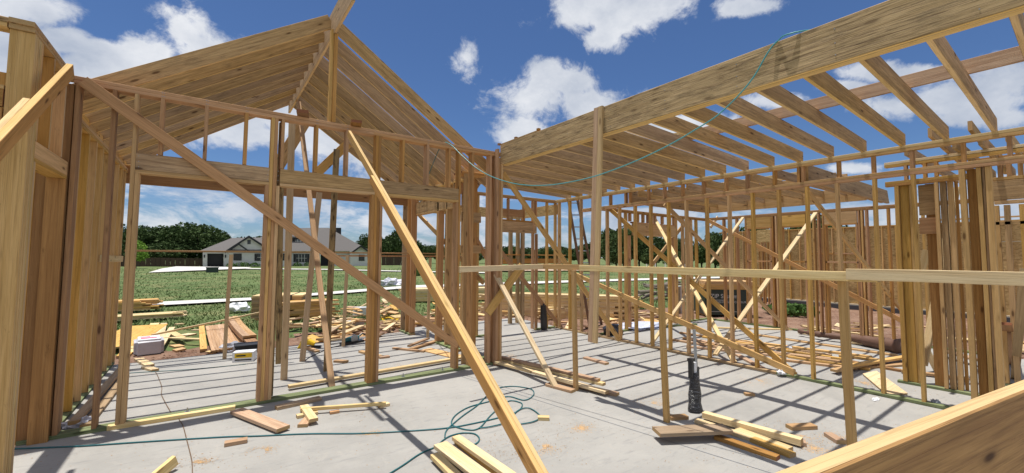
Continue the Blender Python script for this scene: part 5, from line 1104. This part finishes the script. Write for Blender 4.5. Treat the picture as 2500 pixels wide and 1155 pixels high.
# strapped bundle
a0, a1 = fl(612, 778, -.19), fl(735, 775, -.19); ang = math.atan2(a1.y-a0.y, a1.x-a0.x); Lb = (a1-a0).length
bn = thing('lumber_bundle', tuple(a0), 'long strapped grey lumber bundle with a pale top behind the thick four ply post', 'lumber bundle'); bn.rotation_euler = (0, 0, ang)
for i in range(14):
    m_ = MB(); m_.box((rn.uniform(-.02, .02), -.0+rn.uniform(0, .02), i*.052), (Lb+rn.uniform(-.03, .03), 1.15, i*.052+.048)); child(m_, 'board_layer', W_GREY if i < 13 else W_FRESH, bn)
for x in (.25*Lb, .78*Lb): child(MB().box((x-.02, -.012, -.01), (x+.02, 1.16, .735)), 'strap', TRIM, bn)
for k in range(3): child(MB().box((k*Lb*.45+.1, .02, -.09), (k*Lb*.45+.2, 1.1, -.003)), 'bearer', W_PINE, bn)
p = fl(742, 776, -.19); stack((p.x-.5, p.y-.3, 0), .1, 12, 3, 1.3, .19, .045, W_PINE, 'board piled at the right end of the strapped bundle', 'boards piled at the right end of the strapped bundle', .3, z0=-.19)
# big pale stack right of the middle post
a0 = fl(1010, 735, -.19); stack((a0.x-.3, a0.y, 0), -.32, 9, 6, 4.4, .14, .06, W_FRESH, 'timber of the big yellow stack on the grass', 'timbers of the big yellow stack', .4, z0=-.2)
# stack behind the joisted room
a0 = fl(1235, 790, -.19); b0_ = fl(1420, 800, -.19)
stack((a0.x+.4, a0.y+1.7, 0), math.atan2(b0_.y-a0.y, b0_.x-a0.x)+.05, 13, 4, 4.6, .14, .06, W_FRESH, 'yellow timber of the tall stack beyond the joisted room', 'timbers of the stack beyond the joisted room', .5, z0=-.2)
a0 = fl(1360, 790, -.19); stack((a0.x+.3, a0.y+.6, 0), -.12, 8, 4, 3.6, .14, .05, W_FRESH, 'pale board of the low wide stack behind the studs', 'boards of the low stack behind the studs', .4, z0=-.2)
a0 = fl(1470, 770, -.19); stack((a0.x, a0.y+1, 0), -.1, 7, 3, 3.0, .14, .05, W_PINE, 'tan board of the small stack behind the bare stud wall', 'boards of the small stack behind the bare stud wall', .4, z0=-.2)
a0 = fl(1730, 700, -.19)
# scrap heaps of offcuts
def heap(name, label, group, pts, n, zt, lo=.25, hi=1.1, seed=1):
    r_ = random.Random(seed)
    for i in range(n):
        (x0, y0, x1, y1) = r_.choice(pts); px, py = r_.uniform(x0, x1), r_.uniform(y0, y1); z = -.15+zt*r_.random()**1.6
        c = fl(px, py, z); a = r_.uniform(0, 3.14); l = r_.uniform(lo, hi)/2; d = V((math.cos(a)*l, math.sin(a)*l, r_.uniform(-.12, .12)*l))
        ww = r_.choice([.07, .089, .089, .14, .19]); mm = r_.choice([W_FRESH, W_FRESH, W_PINE, W_PINE, W_FIR, W_GREY])
        lb = '%s %s %s' % ('short' if l < (lo+hi)/4 else 'long', {W_FRESH: 'pale', W_PINE: 'tan', W_FIR: 'reddish', W_GREY: 'greyish'}[mm], label)
        bd(name, c-d, c+d, .036, ww, (r_.uniform(-.25, .25), r_.uniform(-.25, .25), 1), mm, label=lb, cat='board', group=group)
heap('scrap_board', 'offcut in the scrap heap left of the middle thick post', 'offcuts of the main scrap heap', [(830, 745, 905, 830), (755, 785, 880, 830), (700, 770, 860, 800)], 74, .28, seed=3)
heap('scrap_board', 'offcut in the heap right of the middle thick post', 'offcuts of the heap right of the middle thick post', [(930, 755, 1010, 805), (925, 735, 965, 765), (1000, 760, 1110, 800)], 62, .25, seed=4)
heap('scrap_board', 'offcut on the soil beyond the tall corner post', 'offcuts beyond the tall corner post', [(1120, 745, 1260, 800), (1020, 740, 1180, 770)], 46, .2, seed=5)
heap('scrap_board', 'offcut strewn behind the bare stud wall', 'offcuts behind the bare stud wall', [(1370, 770, 1560, 800), (1550, 765, 1660, 795), (1600, 785, 1760, 800)], 48, .12, .3, 1.6, seed=6)
heap('scrap_board', 'scrap on the soil near the white pack', 'offcuts near the white pack', [(300, 845, 500, 862), (560, 850, 640, 866), (430, 790, 500, 815)], 12, .03, .12, .4, seed=7)
heap('scrap_board', 'offcut on the soil between the outer wall and the sheathed wing', 'offcuts before the sheathed wing', [(1960, 785, 2200, 812), (2300, 790, 2500, 860)], 22, .08, .3, 1.5, seed=8)
for p0, p1, lb in (((935, 788), (1120, 776), 'long pale board lying level behind the middle thick post'), ((700, 792), (905, 785), 'long thin board lying level across the scrap heap'), ((858, 785-22), (902, 737), 'board propped up steeply in the scrap heap left of the middle thick post'), ((930, 795), (1115, 790), 'second long board lying level behind the middle thick post')):
    a, b = fl(*p0, -.08), fl(*p1, -.06 if 'propped' not in lb else .25); bd('loose_board', a, b, .038, .09, Z_, W_FRESH, label=lb, cat='board')
# brush heap
p = fl(1600, 728, -.2)
lg = []
for k in range(26):
    a = rn.uniform(-.5, .5); c = V((p.x+rn.uniform(-1.6, 1.6), p.y+rn.uniform(-.8, .8), -.12+rn.random()**1.3*.75)); d = V((math.cos(a), math.sin(a), rn.uniform(-.15, .25)))*rn.uniform(.3, .9)
    lg.append(MB().tube([c-d, c+V((0, 0, rn.uniform(-.04, .04))), c+d], [rn.uniform(.03, .09)]*3, 7).build('log', plain('grey_log', (.20, .17, .14), .9, .4, 6) if k == 0 else lg[0].data.materials[0]))
    tag(lg[-1], 'grey cut log lying in the brush heap on the grass', 'log', 'logs of the brush heap')
# wrapped panel pack with lettering
q0, q1 = fl(1722, 775, -.17), fl(1835, 777, -.17)
wp = thing('panel_pack', tuple(q0), 'tall pack of panels wrapped in dark green film with white lettering, boards on top', 'panel pack')
dxp = (q1-q0); Lp = dxp.length; wp.rotation_euler = (0, 0, math.atan2(dxp.y, dxp.x)); hz = (pt('z', 0, 1, 1) and 0) or .95
child(MB().box((0, 0, .09), (Lp, 1.25, hz)), 'wrapped_panels', DGREEN, wp)
for k in range(3): child(MB().box((.1+k*(Lp-.3)/2, .01, 0), (.2+k*(Lp-.3)/2, 1.24, .088)), 'bearer', W_PINE, wp)
child(MB().box((-.02, -.03, hz+.002), (Lp+.02, 1.2, hz+.03)), 'cover_sheet', W_PINE, wp)
for k in range(5): child(MB().box((-.05+.02*k, -.02, hz+.035+k*.05), (Lp+.3-.03*k, 1.1, hz+.08+k*.05)), 'top_board', W_PINE, wp)
def text(body, size, x, z, mat, par, sp=1.0):
    cu = bpy.data.curves.new('lettering', 'FONT'); cu.body = body; cu.size = size; cu.extrude = .002; cu.space_character = sp
    to = bpy.data.objects.new('lettering', cu); COL.objects.link(to); dg = bpy.context.evaluated_depsgraph_get(); me = bpy.data.meshes.new_from_object(to.evaluated_get(dg)); bpy.data.objects.remove(to)
    me.materials.clear(); me.materials.append(mat); o = bpy.data.objects.new('lettering', me); COL.objects.link(o); o.parent = par; o.location = (x, -.006, z); o.rotation_euler = (rad(90), 0, 0); return o
LW = plain('white_lettering', (.55, .58, .58), .6)
text('ZIP System', .20, Lp*.12, .66, LW, wp, 1.0); text('BUILDING ENCLOSURE', .095, Lp*.22, .50, LW, wp, 1.1)
child(MB().box((.05*Lp, -.004, .585), (.45*Lp, -.001, .60)), 'printed_line', LW, wp); child(MB().box((.05*Lp, -.004, .20), (.95*Lp, -.001, .212)), 'printed_line', LW, wp)
# white door frame lying on edge
q0 = fl(1642, 768, -.17); q1 = fl(1666, 766, -.17); df = thing('framed_door', tuple(q0), 'white door frame standing on the soil left of the dark green pack', 'door frame'); dxp = q1-q0; df.rotation_euler = (0, 0, math.atan2(dxp.y, dxp.x)); Lf = dxp.length
child(MB().box((Lf-.05, 0, 0), (Lf, .1, 1.0)), 'jamb', WHITE, df); child(MB().box((0, 0, .96), (Lf-.052, .1, 1.0)), 'jamb', WHITE, df); child(MB().box((0.02, .03, 0), (Lf-.06, .06, .955)), 'door_leaf', plain('tan_door', (.42, .34, .24), .7), df)
# lumber strewn on the distant pad
heap('scrap_board', 'board on the distant tan pad beyond the path', 'boards on the distant tan pad', [(1230, 652, 1650, 662)], 34, .1, .8, 2.6, seed=12)
# small things on the far pad: stakes
rn = random.Random(8)
for k in range(16):
    px = 1490+k*27+rn.uniform(-8, 8); p = fl(px, 660, -.2); o = MB().box((p.x-.05, p.y-.04, -.25), (p.x+.05, p.y+.04, .75+rn.uniform(0, .5))).build('marker_stake', WHITE, None, (p.x, p.y, -.25)); tag(o, '%s short white stake%s on the far side of the path' % (nth(k), ' from the left' if k else ''), 'stake', 'stakes beyond the path')
# soil clods and stones
rn = random.Random(31); v = []; f = []
for _ in range(1500):
    px, py = rn.uniform(240, 2500), rn.uniform(775, 880); q = fl(px, py, -.14)
    if inpoly(q.x, q.y, slab_poly) or not inpoly(q.x, q.y, soil_poly): continue
    s_ = rn.uniform(.01, .045); k = len(v); c = V((q.x, q.y, -.14+.05*noise.noise(V((q.x*1.7, q.y*1.7, 2)))))
    for d in ((1, 0, 0), (0, 1, 0), (-1, 0, 0), (0, -1, 0), (0, 0, .8)): v.append(tuple(c+V(d)*s_*rn.uniform(.6, 1.2)))
    f += [(k, k+1, k+4), (k+1, k+2, k+4), (k+2, k+3, k+4), (k+3, k, k+4)]
me = bpy.data.meshes.new('soil_clods'); me.from_pydata(v, [], f); o = link('soil_clods', me, SOIL); tag(o, 'small clods and stones on the bare soil around the slab', 'soil clods', kind='stuff')

# nail heads driven into the nearest frame members
rn = random.Random(77)
def nails(name, pts, nrm, par, r=.0045):
    n = V(nrm).normalized(); mb = MB()
    for p in pts: p = V(p); mb.tube([p-n*.002, p+n*.0012], r, 6)
    return mb.build(name, STEEL, par, par.location)
for x in (-.485, -.079, .324, 1.135, 1.535, 2.763, 3.15): nails('nail_heads', [(x+dx, A-.003, z) for z in (3.63, 3.67) for dx in (-.008, .009)], (0, -1, 0), wa)
nails('nail_heads', [(x+rn.uniform(-.004, .004), A-.001, z) for z in (2.80, 2.86, 2.92) for x in (-.66, .575, .695, 1.92, 2.04, 3.30)], (0, -1, 0), wa)
nails('nail_heads', [(BX-.001, y, z) for y in [.4+.8*k for k in range(7)] for z in (3.52, 3.62, 3.74)], (-1, 0, 0), bg_)
